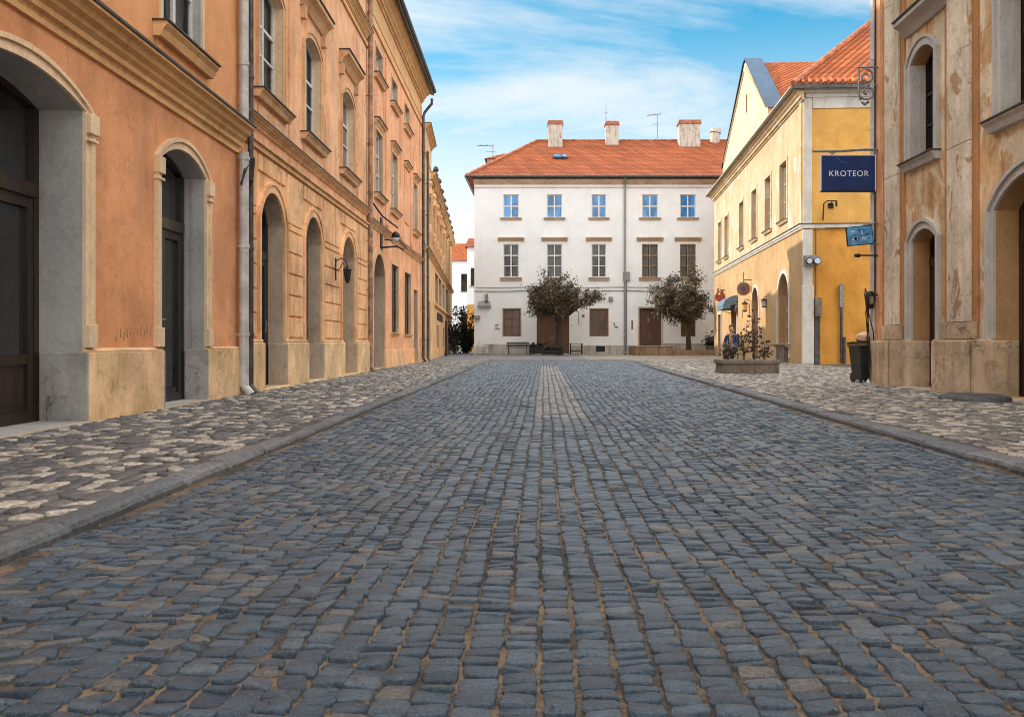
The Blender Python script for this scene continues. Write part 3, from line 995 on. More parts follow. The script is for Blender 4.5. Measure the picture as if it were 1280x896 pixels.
def road_mesh():
    Y0, Y1 = 0.6, 40.0
    cols = []
    x = -3.2
    # narrow regular rows in the middle, rougher ones towards the kerbs
    while x < 4.6:
        wd = 0.102 + rng.normal(0, 0.005) if abs(x - 0.05) < 0.6 else 0.100 + rng.normal(0, 0.010)
        cols.append((x, x + wd))
        x += wd
    Q, Z, T, far = [], [], [], []
    for (a, b) in cols:
        xm = (a + b) / 2
        side = min(1.0, max(0.0, (abs(xm - 0.05) - 0.35) / 1.1))
        y = Y0 + rng.uniform(0, 0.1)
        gx = 0.0050 + 0.002 * rng.random()
        while y < Y1:
            ln = (0.066 if side < 0.3 else 0.071) * math.exp(rng.normal(0, 0.15))
            if y > 14:
                ln *= 1.2
            gy = 0.0035 + 0.0015 * side
            c = []
            for cx_, cy_ in ((a + gx, y + gy), (b - gx, y + gy), (b - gx, y + ln - gy), (a + gx, y + ln - gy)):
                amp = 0.012 + 0.055 * side
                X = cx_ + amp * wob(cx_ * 0.8, cy_ * 0.9)
                Yy = cy_ + (0.06 * side) * wob(cy_ * 0.4 + 3, cx_ * 1.3, 1.3)
                j = 0.004 + 0.0065 * side
                c.append((X + rng.normal(0, j), Yy + rng.normal(0, j)))
            cx_ = sum(p[0] for p in c) / 4
            cy_ = sum(p[1] for p in c) / 4
            y += ln
            if cx_ < left_edge(cy_) + 0.03 or cx_ > right_edge(cy_) - 0.03:
                continue
            Q.append(c)
            Z.append(road_z(cy_) + rng.normal(0, 0.0022))
            tn = min(0.86, max(0.0, rng.normal(0.45, 0.23)))
            if rng.random() < 0.05 + 0.10 * side:
                tn = rng.uniform(0.91, 0.95)
            if 10.0 < cy_ < 31 and abs(cx_ - 0.17) < 0.30:
                tn = rng.uniform(0.95, 1.0)
            T.append(tn)
            far.append(cy_)
    Q, Z, T, far = np.array(Q), np.array(Z), np.array(T), np.array(far)
    near = far < 9
    mid = (~near)
    parts = [stones(Q[near], Z[near], T[near], 16, 5.5, 0.032, 0.0016, 0.03, 0.0042, 0.925, 0.0030), stones(Q[mid], Z[mid], T[mid], 8, 6.0, 0.03, 0.0016, 0.03, 0.005, 0.90, 0.003)]
    sheet = grid_sheet(lambda y: left_edge(y) - 0.05, lambda y: right_edge(y) + 0.05, -3.0, 42.0, lambda y: road_z(y) - 0.0105, 80, 220, 0.013)
    return stone_object('road', parts, ['cobble', 'joint'], [sheet])


def pavement_mesh(name, xa, xb, y0, y1, w, l, mat, light, sheets, skip=None):
    """rounded stones in loose rows; `light` is the share of pale stones"""
    Q, Z, T, far = [], [], [], []
    ymin, ymax = y0, y1
    x_lo = min(xa(ymin), xa(ymax))
    x_hi = max(xb(ymin), xb(ymax))
    nx = int((x_hi - x_lo) / w) + 2
    for i in range(nx):
        y = y0 + rng.uniform(-l, 0)
        while y < y1:
            ll = l * math.exp(rng.normal(0, 0.28))
            x0_ = x_lo + i * w + 0.06 * wob(i * w * 1.5, y * 2.0)
            cx, cy = x0_ + w / 2, y + ll / 2
            y += ll
            if cx < xa(cy) + 0.05 or cx > xb(cy) - 0.03 or (skip and skip(cx, cy)):
                continue
            hw, hl = w / 2 - 0.004, ll / 2 - 0.004
            sh = rng.normal(0, 0.12)
            c = []
            for sx, sy in ((-1, -1), (1, -1), (1, 1), (-1, 1)):
                c.append((cx + sx * hw + rng.normal(0, 0.012), cy + sy * hl + sx * sh * w + rng.normal(0, 0.016)))
            Q.append(c)
            Z.append(rng.normal(0, 0.003))
            k_ = len(T) + i
            T.append(rng.uniform(0.70, 1.0) if rng.random() < (light * 1.7 if (k_ % 2) else light * 0.3) else rng.uniform(0.0, 0.58))
            far.append(cy)
    Q, Z, T, far = np.array(Q), np.array(Z), np.array(T), np.array(far)
    near = far < 11
    parts = []
    if near.any():
        parts.append(stones(Q[near], Z[near], T[near], 12, 3.0, 0.07, 0.002, 0.03, 0.005, 0.89, 0.003))
    if (~near).any():
        parts.append(stones(Q[~near], Z[~near], T[~near], 8, 3.2, 0.05, 0.002, 0.03, 0.006, 0.88, 0.003))
    return stone_object(name, parts, [mat, 'joint_dark'], sheets)


def facade_x(y):
    return -4.45 - 0.02 * y


structure(road_mesh())
zf = lambda y: -0.012
structure(pavement_mesh('pavement', lambda y: facade_x(y) - 0.25, lambda y: left_edge(y) - 0.175, 1.0, 39.0, 0.125, 0.145, 'pave', 0.33,
                        [grid_sheet(lambda y: facade_x(y) - 1.2, lambda y: left_edge(y) - 0.13, -6.0, 39.0, zf)]))


def right_limit(y):
    return 6.55 if y < 17.3 else min(12.6, 0.40 * y) if y < 32.6 else 9.6 + 0.0 * y


structure(pavement_mesh('pavement', lambda y: right_edge(y) + 0.23, right_limit, 3.5, 40.0, 0.13, 0.16, 'pave_right', 0.36,
                        [grid_sheet(lambda y: right_edge(y) + 0.17, 9.4, -6.0, 40.0, zf), grid_sheet(9.4, 15.0, 16.0, 36.0, zf)]))


def kerb_mesh(edge, sgn, y0, y1, wdt):
    parts_v, parts_f, tones = [], [], []
    mb = MB()
    tn = []
    y = y0
    while y < y1:
        ln = rng.uniform(0.38, 0.80)
        e0, e1 = edge(y), edge(y + ln)
        j = rng.normal(0, 0.010, 4)
        top = rng.normal(0.004, 0.007)
        zb = -0.2
        prof = [(0.0, zb), (0.004, -0.030), (0.016, -0.010), (0.040, top), (wdt - 0.02, top + 0.002), (wdt, -0.015), (wdt, zb)]
        ys = [y + 0.009, y + 0.035, y + ln * 0.5, y + ln - 0.035, y + ln - 0.009]
        n = len(prof)
        start = len(mb.v)
        vs = []
        for q, yy in enumerate(ys):
            ed = edge(yy) + rng.normal(0, 0.009)
            dn = 0.016 if q in (0, 4) else 0.0
            for (o_, z) in prof:
                vs.append((ed + sgn * (o_ + (0.008 if q in (0, 4) and o_ < 0.05 else 0)), yy, z - (dn if z > -0.1 else 0) + rng.normal(0, 0.002)))
        fs = []
        for q in range(4):
            for i in range(n - 1):
                fs.append((q * n + i, q * n + i + 1, (q + 1) * n + i + 1, (q + 1) * n + i))
        fs.append(tuple(range(n)))
        fs.append(tuple(range(4 * n, 5 * n)))
        mb.add(vs, fs)
        tn += [float(rng.uniform(0, 1))] * len(vs)
        y += ln
    o = mb.build('kerb', 'kerb', None)
    at = o.data.attributes.new('tone', 'FLOAT', 'POINT')
    at.data.foreach_set('value', tn)
    return structure(o)


kerb_mesh(left_edge, -1, 1.0, 38.6, 0.165)
kerb_mesh(right_edge, 1, 1.6, 39.3, 0.22)

g = MB()
g.quad((-400, -300, -0.16), (400, -300, -0.16), (400, 900, -0.16), (-400, 900, -0.16))
structure(g.build('ground', 'plaza', recalc=False))
g = MB()
g.quad((-30, 38.9, -0.020), (2.2, 38.9, -0.020), (2.2, 120, -0.020), (-30, 120, -0.020), 0)
g.quad((2.2, 38.9, -0.020), (40, 38.9, -0.020), (40, 120, -0.020), (2.2, 120, -0.020), 1)
structure(g.build('square', ['plaza', 'plaza_tan'], recalc=False))

LROT = math.atan2(1, -0.02)
LS = math.sqrt(1 + 0.02 ** 2)


def left_house(name, label, y0):
    return thing(name, label, 'house', (facade_x(y0), y0, 0), LROT)


# ------------------------------------------------------------------ nearest house on the left
def orange_house():
    Y0 = -6.0
    h = left_house('orange_house', 'orange plastered house with cream arched doorways and a heavy moulded cornice', Y0)
    U = lambda y: (y - Y0) * LS
    u0, u1 = 0.0, U(13.55)
    d1 = Op(U(6.75), U(8.82), 0.015, 3.12, 3.30, 0.50)
    d2 = Op(U(10.66), U(12.15), 0.02, 3.05, 3.27, 0.34)
    d0 = Op(U(2.6), U(4.6), 0.015, 3.12, 3.30, 0.50)
    w1 = Op(U(10.72), U(12.02), 4.66, 6.9, None, 0.17)
    w0 = Op(U(6.9), U(8.2), 4.66, 6.9, None, 0.17)
    mb = MB()
    wall_with_holes(mb, u0, u1, -0.3, 3.9, [d0, d1, d2], 0, 0, 1)
    body(mb, u0, u1, -0.3, 11.4, 8.0)
    mb.build('wall', ['orange', 'grey_reveal'], h)
    mb = MB()
    wall_with_holes(mb, u0, u1, 3.9, 11.4, [w0, w1], 0.0, 0, 1)
    mb.build('wall', ['orange_top', 'grey_reveal'], h)
    # plinth blocks and their grey jambs
    mb = MB()
    edges = [u0, d0.u0, d0.u1, d1.u0, d1.u1, d2.u0, d2.u1, u1]
    for a, b in zip(edges[0::2], edges[1::2]):
        mb.box(a + 0.003, b - 0.003, -0.065, 0.0, -0.2, 0.70, 0, skip=('+y',))
        mb.extrude([(0.0, 0.702), (-0.055, 0.702), (-0.05, 0.725), (0.0, 0.745)], a + 0.004, b - 0.004, 0)
    for op in (d1, d2, d0):
        mb.box(op.u1 - 0.035, op.u1 - 0.004, -0.066, op.depth - 0.09, -0.2, 0.698, 1)
        mb.box(op.u0 + 0.004, op.u0 + 0.035, -0.066, op.depth - 0.09, -0.2, 0.698, 1)
    # vertical joints of the plinth slabs
    mb.build('plinth', ['plinth_sand', 'plinth_grey'], h, bevel=0.008)
    mb = MB()
    for op in (d1, d2, d0):
        surround(mb, op, 0.095, 0.035, 0.745)
        surround(mb, op, 0.05, 0.06, 0.745, inner=0.096)
        for s, u in ((1, op.u1), (-1, op.u0)):
            a, b = sorted((u + s * 0.0, u + s * 0.165))
            mb.box(a + 0.002, b + 0.012 if s > 0 else b, -0.075, 0.0, 0.746, 0.98, skip=('+y',))
            mb.box(a + 0.004, b + 0.03 if s > 0 else b, -0.085, 0.0, op.zs - 0.22, op.zs - 0.02, skip=('+y',))
            mb.box(a + 0.004, b + 0.02 if s > 0 else b, -0.078, 0.0, op.zs - 0.30, op.zs - 0.27, skip=('+y',))
    mb.build('door_surround', 'cream_trim', h, bevel=0.006)
    mb = MB()
    band(mb, u0, u1, 3.70, 3.755, 0.035)
    cornice(mb, u0, u1, 3.757, 1.0, 1.0, 0, 1)
    mb.build('cornice', ['ochre_trim', 'dark_cap'], h)
    mb = MB()
    for op in (w0, w1):
        surround(mb, op, 0.07, 0.03, op.z0)
        # shallow apron panel
        band(mb, op.u0 - 0.16, op.u1 + 0.16, 4.20, 4.46, 0.022, 1)
    mb.build('window_surround', ['cream_trim', 'orange_top'], h)
    for op in (w0, w1):
        window(h, op, cols=2, rows=3, sill=(0.24, 0.17, 0.20, 'dark_cap', 'ochre_trim'))
    rr = random.Random(4)
    for q in range(11):
        mb = MB()
        ua = U(9.55 + q * 0.085)
        za = 0.80 + rr.uniform(0, 0.05) + q * 0.006
        mb.tube([(ua, -0.001, za), (ua + rr.uniform(-.01, .03), -0.001, za + rr.uniform(0.03, 0.07)), (ua + rr.uniform(0, .05), -0.001, za + rr.uniform(0.05, 0.14))], rr.uniform(0.004, 0.009), 4)
        mb.build('paint_mark', 'olive', h)
    door(h, d1, leaves=2, transom=2.30, solid=0.62)
    door(h, d0, leaves=2, transom=2.30, solid=0.62)
    door(h, d2, mat='black_paint', leaves=2, transom=2.35, solid=0.02, handle=True)
    mb = MB()
    for op in (d1, d2, d0):
        mb.box(op.u0 - 0.02, op.u1 + 0.02, -0.09, op.depth - 0.02, -0.1, 0.014)
    mb.build('threshold', 'sill_stone', h, bevel=0.01)
    mb = MB()
    cornice(mb, u0, u1, 10.7, 1.6, 1.2, 0, 1)
    mb.build('eaves_cornice', ['ochre_trim', 'dark_cap'], h)
    mb = MB()
    gable_roof(mb, u0, u1, 11.4, 8.0, 42, 0.1)  # unseen slope, pitched steep to keep the sun off the house opposite
    mb.build('roof', 'tile', h)
    downpipe(h, u1 - 0.03, 0.0, 3.72, 0.075, 'zinc')
    downpipe(h, u1 - 0.03, 4.15, 10.5, 0.07, 'zinc', name='downpipe')
    mb = MB()
    for k, (du, yy) in enumerate(((0.0, 0.0), (0.05, 0.03), (-0.05, 0.05))):
        mb.tube([(u1 - 0.12 + du, -0.10, 3.2), (u1 - 0.10 + du, -0.14 - yy, 3.45), (u1 + 0.12 + du, -0.18 - yy, 3.66), (u1 + 0.06 + du, -0.20, 3.3), (u1 + 0.10, -0.08, 3.0)], 0.012, 5)
    mb.build('cable', 'iron', h)
    # small lit advert lamp inside the first doorway is a red shop light
    s = tag(MB().build('shop_light', 'iron', None) if False else shop_light(h, d1, U), 'small glowing orange red light behind the glass of the nearest brown door', 'light')
    return h


def shop_light(h, d1, U):
    mb = MB()
    y = 7.35
    X = facade_x(y)
    mb.box(X - 0.475, X - 0.445, y - 0.03, y + 0.03, 1.45, 1.72, 0)
    m = bpy.data.materials.new('red glowing tube')
    m.use_nodes = True
    b = m.node_tree.nodes['Principled BSDF']
    b.inputs['Base Color'].default_value = (0.6, 0.08, 0.03, 1)
    b.inputs['Emission Color'].default_value = (1.0, 0.16, 0.05, 1)
    b.inputs['Emission Strength'].default_value = 0.9
    return mb.build('shop_light', m, None)


orange_house()


# ------------------------------------------------------------------ second house: rusticated
def rusticated_house():
    Y0 = 13.62
    h = left_house('rusticated_house', 'peach house with rusticated ground floor, three narrow arches and three tall upper windows', Y0)
    U = lambda y: (y - Y0) * LS
    u0, u1 = 0.0, U(24.6)
    arches = [Op(U(14.66), U(16.08), 0.03, 2.90, 3.40, 0.34), Op(U(17.62), U(19.0), 0.03, 2.90, 3.40, 0.34), Op(U(21.15), U(22.7), 0.03, 2.90, 3.42, 0.30)]
    ups = [Op(U(14.6), U(16.0), 4.98, 6.85, 7.05, 0.20), Op(U(17.6), U(18.95), 4.98, 6.85, 7.05, 0.20), Op(U(21.2), U(22.6), 4.98, 6.78, 6.98, 0.20)]
    mb = MB()
    wall_with_holes(mb, u0, u1, -0.3, 4.1, arches, 0, 0, 1)
    mb.build('wall', ['peach_low', 'peach_reveal'], h)
    mb = MB()
    wall_with_holes(mb, u0, u1, 4.1, 11.5, ups, 0, 0, 1)
    body(mb, u0, u1, -0.3, 11.5, 8.0)
    mb.build('wall', ['peach', 'cream_trim'], h)
    mb = MB()
    e = [u0, arches[0].u0, arches[0].u1, arches[1].u0, arches[1].u1, arches[2].u0, arches[2].u1, u1]
    for a, b in zip(e[0::2], e[1::2]):
        mb.box(a + 0.003, b - 0.003, -0.10, 0.0, -0.2, 0.80, 0, skip=('+y',))
        mb.box(a + 0.004, b - 0.004, -0.075, 0.0, 0.802, 0.85, 0, skip=('+y',))
    for op in arches:
        mb.box(op.u1 - 0.05, op.u1 - 0.004, -0.101, op.depth - 0.08, -0.2, 0.78, 1)
        mb.box(op.u0 + 0.004, op.u0 + 0.05, -0.101, op.depth - 0.08, -0.2, 0.78, 1)
    mb.build('plinth', ['plinth_sand', 'peach_reveal'], h, bevel=0.015)
    # rusticated blocks between the arches
    mb = MB()
    for a, b in zip(e[0::2], e[1::2]):
        a2, b2 = a + 0.20, b - 0.20
        if a == u0:
            a2 = a + 0.10
        z = 0.90
        k = 0
        while z < 2.95:
            hh = 0.40
            mb.box(a2 + rng.uniform(0, .012), b2 - rng.uniform(0, .012), -0.030, 0.0, z, min(z + hh - 0.035, 3.0), 0, skip=('+y',))
            z += hh
            k += 1
        if b - a > 0.9:
            m_ = 3
            for q in range(m_):
                c0, c1 = a2 + (b2 - a2) * q / m_, a2 + (b2 - a2) * (q + 1) / m_
                mb.box(c0 + 0.015, c1 - 0.015, -0.030, 0.0, 3.03, 3.93, 0, skip=('+y',))
    for op in arches:
        m_ = 6
        for q in range(m_):
            c0, c1 = op.u0 - 0.12 + (op.u1 - op.u0 + 0.24) * q / m_, op.u0 - 0.12 + (op.u1 - op.u0 + 0.24) * (q + 1) / m_
            mb.box(c0 + 0.015, c1 - 0.015, -0.030, 0.0, 3.66, 3.93, 0, skip=('+y',))
    mb.build('rustication', 'peach_low', h, bevel=0.008)
    mb = MB()
    for op in arches:
        surround(mb, op, 0.13, 0.045, 0.852)
        surround(mb, op, 0.04, 0.065, 0.852, inner=0.131)
    mb.build('arch_surround', 'peach_low', h, bevel=0.006)
    mb = MB()
    band(mb, u0, u1, 3.97, 4.06, 0.06, 0)
    band(mb, u0, u1, 4.062, 4.10, 0.10, 0)
    cornice(mb, u0, u1, 4.30, 0.45, 1.1, 0, 1)
    mb.build('string_course', ['peach_trim', 'dark_cap'], h)
    mb = MB()
    for op in ups:
        surround(mb, op, 0.10, 0.035, op.z0)
        surround(mb, op, 0.04, 0.055, op.z0, inner=0.10)
        hood(mb, op.u0 - 0.30, op.u1 + 0.30, 7.45, 0.24, 0.30, 0, 1)
        for s in (op.u0 - 0.26, op.u1 + 0.12):
            mb.box(s, s + 0.14, -0.10, 0.0, 7.20, 7.448, 0, skip=('+y',))
        band(mb, op.u0 - 0.06, op.u1 + 0.06, 4.50, 4.74, 0.03, 0)
    # raised strips beside the windows
    for a, b in ((U(13.75), U(14.2)), (U(16.45), U(17.15)), (U(19.4), U(20.7)), (U(23.05), U(24.3))):
        band(mb, a, b, 4.50, 8.9, 0.022, 2)
    mb.build('window_surround', ['peach_trim', 'dark_cap', 'peach'], h)
    for op in ups:
        window(h, op, cols=2, rows=3, sill=(0.26, 0.17, 0.16, 'dark_cap', 'peach_trim'), z_rows=[5.75, 6.25])
    door(h, arches[0], mat='black_paint', leaves=1, transom=2.35, solid=0.3)
    door(h, arches[1], mat='black_paint', leaves=1, transom=2.30, solid=0.3)
    # the third arch is walled up
    mb = MB()
    mb.poly([(u, arches[2].depth - 0.02, z) for u, z in arches[2].loop(0.01)])
    mb.build('blind_arch', 'peach_reveal', h)
    mb = MB()
    for op in arches:
        mb.box(op.u0 - 0.03, op.u1 + 0.03, -0.14, op.depth - 0.01, -0.1, 0.028)
    mb.build('threshold', 'plinth_sand', h, bevel=0.012)
    mb = MB()
    band(mb, u0, u1, 9.0, 9.10, 0.05, 0)
    cornice(mb, u0, u1, 9.2, 0.7, 0.9, 0, 1)
    cornice(mb, u0, u1, 10.9, 1.5, 1.0, 0, 1)
    mb.build('eaves_cornice', ['ochre_trim', 'dark_cap'], h)
    mb = MB()
    gable_roof(mb, u0, u1, 11.5, 8.0, 40, 0.05)
    mb.build('roof', 'tile', h)
    downpipe(h, U(13.85), 0.0, 10.6, 0.045, 'zinc_dark')
    downpipe(h, u1 - 0.10, 0.0, 10.3, 0.065, 'zinc_brown', neck=0.32, du=0.1)
    return h


rusticated_house()


def salmon_house():
    Y0 = 24.62
    h = left_house('salmon_house', 'salmon three-storey house with small top windows and a dark gutter, left of the street', Y0)
    U = lambda y: (y - Y0) * LS
    u0, u1 = 0.0, U(37.4)
    dr = Op(U(25.45), U(27.45), 0.03, 2.85, 3.45, 0.36)
    gw = [Op(U(29.0), U(30.5), 1.12, 3.40, None, 0.14), Op(U(32.1), U(33.8), 1.10, 3.38, None, 0.14)]
    d2 = Op(U(34.9), U(36.0), 0.03, 2.9, None, 0.2)
    f1 = [Op(U(25.9), U(27.1), 5.2, 7.1, None, 0.15), Op(U(29.0), U(30.2), 5.2, 7.1, None, 0.15), Op(U(34.6), U(35.7), 5.2, 7.1, None, 0.15)]
    f2 = [Op(U(25.9), U(27.1), 8.72, 9.55, None, 0.18), Op(U(29.0), U(30.2), 8.72, 9.55, None, 0.18), Op(U(32.1), U(33.3), 8.72, 9.55, None, 0.18)]
    mb = MB()
    wall_with_holes(mb, u0, u1, -0.3, 11.55, [dr, d2] + gw + f1 + f2, 0, 0, 1)
    body(mb, u0, u1, -0.3, 11.55, 8.0)
    mb.build('wall', ['salmon', 'peach_reveal'], h)
    mb = MB()
    e = [u0, dr.u0, dr.u1, d2.u0, d2.u1, u1]
    for a, b in zip(e[0::2], e[1::2]):
        mb.box(a + 0.003, b - 0.003, -0.04, 0.0, -0.2, 0.55, 0, skip=('+y',))
    mb.build('plinth', 'peach_low', h, bevel=0.01)
    mb = MB()
    surround(mb, dr, 0.18, 0.05, 0.56)
    for op in gw:
        surround(mb, op, 0.08, 0.025, op.z0)
    for op in f1:
        surround(mb, op, 0.12, 0.035, op.z0)
        hood(mb, op.u0 - 0.16, op.u1 + 0.16, 7.22, 0.14, 0.16, 0, 1)
        band(mb, op.u0 - 0.1, op.u1 + 0.1, 7.42, 8.4, 0.02, 2)
    a = U(32.1)
    band(mb, a, U(33.2), 5.2, 7.1, 0.03, 2)
    hood(mb, a - 0.16, U(33.36), 7.22, 0.14, 0.16, 0, 1)
    for op in f2:
        surround(mb, op, 0.10, 0.03, op.z0)
    for u in (U(28.0), U(31.15), U(34.0), U(36.7)):
        band(mb, u - 0.25, u + 0.25, 4.5, 9.8, 0.03, 2)
    mb.build('window_surround', ['peach_trim', 'dark_cap', 'salmon'], h)
    for op in f1 + f2:
        window(h, op, cols=2, rows=2 if op.z0 > 8 else 3, sill=(0.22, 0.16, 0.16, 'dark_cap', 'peach_trim'), pane='glass_pale', curtain=False)
    for op in gw:
        window(h, op, frame='dark_wood', pane='glass_dark', cols=2, rows=3, sill=(0.08, 0.08, 0.08, 'peach_trim', 'peach_trim'), curtain=False)
    door(h, dr, leaves=2, transom=2.3, solid=0.8)
    door(h, d2, leaves=1, transom=None, glazed=False)
    mb = MB()
    cornice(mb, u0, u1, 4.10, 0.55, 0.9, 0, 1)
    mb.build('string_course', ['peach_trim', 'dark_cap'], h)
    mb = MB()
    band(mb, u0, u1, 9.95, 10.05, 0.05, 0)
    cornice(mb, u0, u1, 10.95, 1.5, 1.0, 0)
    mb.box(u0, u1, -0.02, -0.001, 10.3, 10.8, 0)
    mb.build('eaves_cornice', ['ochre_trim', 'dark_cap'], h)
    mb = MB()
    mb.tube([(u0 - 0.1, -0.52, 11.52), (u1 + 0.25, -0.52, 11.52)], 0.085, 10)
    mb.build('gutter', 'zinc_dark', h)
    mb = MB()
    gable_roof(mb, u0, u1, 11.62, 8.0, 20, 0.25)  # unseen slope, kept low so sun reaches the upper yellow house
    mb.build('roof', 'dark_cap', h)
    downpipe(h, u1 - 0.35, 0.0, 10.3, 0.06, 'zinc_dark', neck=0.36)
    return h


salmon_house()


def bracket_lamp():
    y = 26.9
    X = facade_x(y)
    t = thing('wall_lamp', 'black bracket lamp with pale glass above the arched door of the salmon house', 'wall lamp', (X, y, 4.15))
    mb = MB()
    mb.tube([(0.0, -1.6, 0.75), (0.25, -1.1, 0.35), (0.35, 0.4, 0.28), (0.32, 1.2, 0.3)], 0.025, 6)
    mb.tube([(0.0, 0.0, -0.45), (0.5, 0.0, -0.42), (0.55, 0.9, -0.42)], 0.03, 6)
    mb.tube([(0.02, 0.5, -0.15), (0.5, 0.5, -0.2), (0.5, 2.0, -0.3)], 0.02, 6)
    mb.box(-0.01, 0.03, -0.15, 0.15, -0.55, 0.45)
    mb.build('bracket', 'iron', t)
    mb = MB()
    mb.lathe([(0.04, 0.16), (0.11, 0.10), (0.13, 0.0), (0.11, -0.02)], 14, (0.42, 0.2, -0.1))
    mb.build('lamp_shade', 'iron', t, smooth=True)
    mb = MB()
    mb.lathe([(0.10, 0.0), (0.09, -0.10), (0.04, -0.15)], 14, (0.42, 0.2, -0.12))
    mb.build('lamp_glass', 'lens', t, smooth=True)


bracket_lamp()


def small_lantern():
    y = 20.35
    X = facade_x(y)
    t = thing('wall_lantern', 'small black iron lantern between two arches of the rusticated house', 'lantern', (X + 0.03, y, 2.45))
    mb = MB()
    mb.box(-0.01, 0.02, -0.04, 0.04, -0.2, 0.3)
    mb.tube([(0.0, 0, 0.22), (0.14, 0, 0.30), (0.26, 0, 0.22), (0.28, 0, 0.12)], 0.014, 6)
    mb.tube([(0.0, 0, 0.0), (0.10, 0, 0.05), (0.18, 0, 0.2)], 0.010, 6)
    mb.build('bracket', 'iron', t)
    mb = MB()
    mb.lathe([(0.015, 0.12), (0.10, 0.04), (0.10, 0.02)], 6, (0.28, 0, 0))
    mb.lathe([(0.05, -0.24), (0.055, -0.21), (0.03, -0.28)], 6, (0.28, 0, 0))
    for k in range(6):
        a = k * math.pi / 3
        mb.tube([(0.28 + 0.09 * math.cos(a), 0.09 * math.sin(a), 0.02), (0.28 + 0.05 * math.cos(a), 0.05 * math.sin(a), -0.22)], 0.006, 4)
    mb.build('lantern_frame', 'iron', t)
    mb = MB()
    mb.lathe([(0.082, 0.018), (0.045, -0.215)], 6, (0.28, 0, 0))
    mb.build('lantern_glass', 'glass_dark', t)


small_lantern()


def buff_house():
    X0, Y0 = -5.12, 37.75
    h = thing('buff_house', 'buff house with projecting first-floor shop windows, at the narrow end of the left side', 'house', (X0, Y0, 0), math.atan2(1, -0.071))
    U = lambda y: (y - Y0) * 1.0025
    u0, u1 = 0.0, U(72.5)
    z1 = 9.05
    up = [Op(U(a), U(a + 1.5), 5.4, 7.4, 7.8, 0.2) for a in (40.2, 43.6, 47.0, 51.0, 55.5, 60.0, 65.0)]
    bay = [Op(U(a), U(a + 3.2), 2.95, 4.5, None, 0.25) for a in (46.4, 50.4, 55.0, 60.5)]
    gr = [Op(U(40.4), U(41.8), 0.03, 2.7, None, 0.2), Op(U(48.4), U(50.2), 0.5, 1.75, None, 0.2), Op(U(56), U(58), 0.5, 1.75, None, 0.2)]
    mb = MB()
    wall_with_holes(mb, u0, u1, -0.3, z1, up + bay + gr, 0, 0, 1)
    body(mb, u0, u1, -0.3, z1, 8.0)
    mb.build('wall', ['buff', 'peach_reveal'], h)
    # raised parapet block at the near end
    mb = MB()
    mb.box(u0 + 0.02, U(42.2), -0.04, 1.2, z1 - 0.1, z1 + 0.9, 0)
    cornice(mb, u0, U(42.3), z1 + 0.9, 0.8, 1.2, 1, 2)
    mb.box(U(41.0), U(42.2), -0.02, 1.1, z1 + 1.2, z1 + 1.5, 0)
    mb.build('parapet', ['buff', 'ochre_trim', 'dark_cap'], h)
    mb = MB()
    cornice(mb, U(42.35), u1, z1 - 0.45, 1.2, 0.8, 0, 1)
    cornice(mb, u0, u1, 4.75, 0.6, 1.0, 0, 1)
    band(mb, U(45.5), u1, 2.7, 2.85, 0.12, 0)
    mb.build('cornice', ['ochre_trim', 'dark_cap'], h)
    mb = MB()
    for k in range(9):
        u = U(44) + k * 3.2
        mb.lathe([(0.10, 0), (0.14, 0.1), (0.06, 0.22), (0.16, 0.36), (0.10, 0.5), (0.02, 0.56)], 8, (u, -0.15, z1))
    mb.build('finial', 'dark_cap', h)
    mb = MB()
    for op in up:
        surround(mb, op, 0.16, 0.05, op.z0)
        hood(mb, op.u0 - 0.2, op.u1 + 0.2, 8.0, 0.2, 0.18, 0, 1)
    for u in (U(39.4), U(42.9), U(46.3), U(49.9), U(54)):
        band(mb, u - 0.3, u + 0.3, 5.2, 8.5, 0.08, 0)
        mb.lathe([(0.05, 0.0), (0.16, 0.15), (0.10, 0.45), (0.17, 0.6), (0.05, 0.75)], 8, (u, -0.10, 7.3))
        mb.lathe([(0.05, 0.0), (0.14, 0.2), (0.12, 0.5), (0.05, 0.6)], 8, (u, -0.10, 5.5))
    mb.build('stucco_ornament', ['peach_trim', 'dark_cap'], h)
    for op in up:
        window(h, op, cols=2, rows=3, pane='glass_pale', curtain=False)
    for op in bay:
        window(h, op, frame='dark_wood', pane='glass_dark', cols=3, rows=1, curtain=False)
    for op in gr[1:]:
        window(h, op, frame='dark_wood', pane='glass_dark', cols=2, rows=2, curtain=False)
    door(h, gr[0], leaves=1, transom=None, glazed=True)
    # worn raised letters over the shop, unreadable in the photo: plain strokes
    mb = MB()
    u = U(48.0)
    for k, st in enumerate(('110', '101', '111', '010', '101', '011', '110')):
        for q, b in enumerate(st):
            if b == '1':
                mb.box(u + q * 0.28, u + q * 0.28 + 0.12, -0.045, 0.0, 2.02, 2.42)
        mb.box(u, u + 0.66, -0.04, 0.0, 2.40 if k % 2 else 2.16, 2.47 if k % 2 else 2.24)
        u += 1.0
    mb.build('lettering', 'dark_cap', h)
    mb = MB()
    gable_roof(mb, U(42.4), u1, z1, 8.0, 22, 0.0, y_over=0.1)
    mb.build('roof', 'tile', h)
    downpipe(h, u0 + 0.35, 0, z1, 0.05, 'zinc_dark')


buff_house()


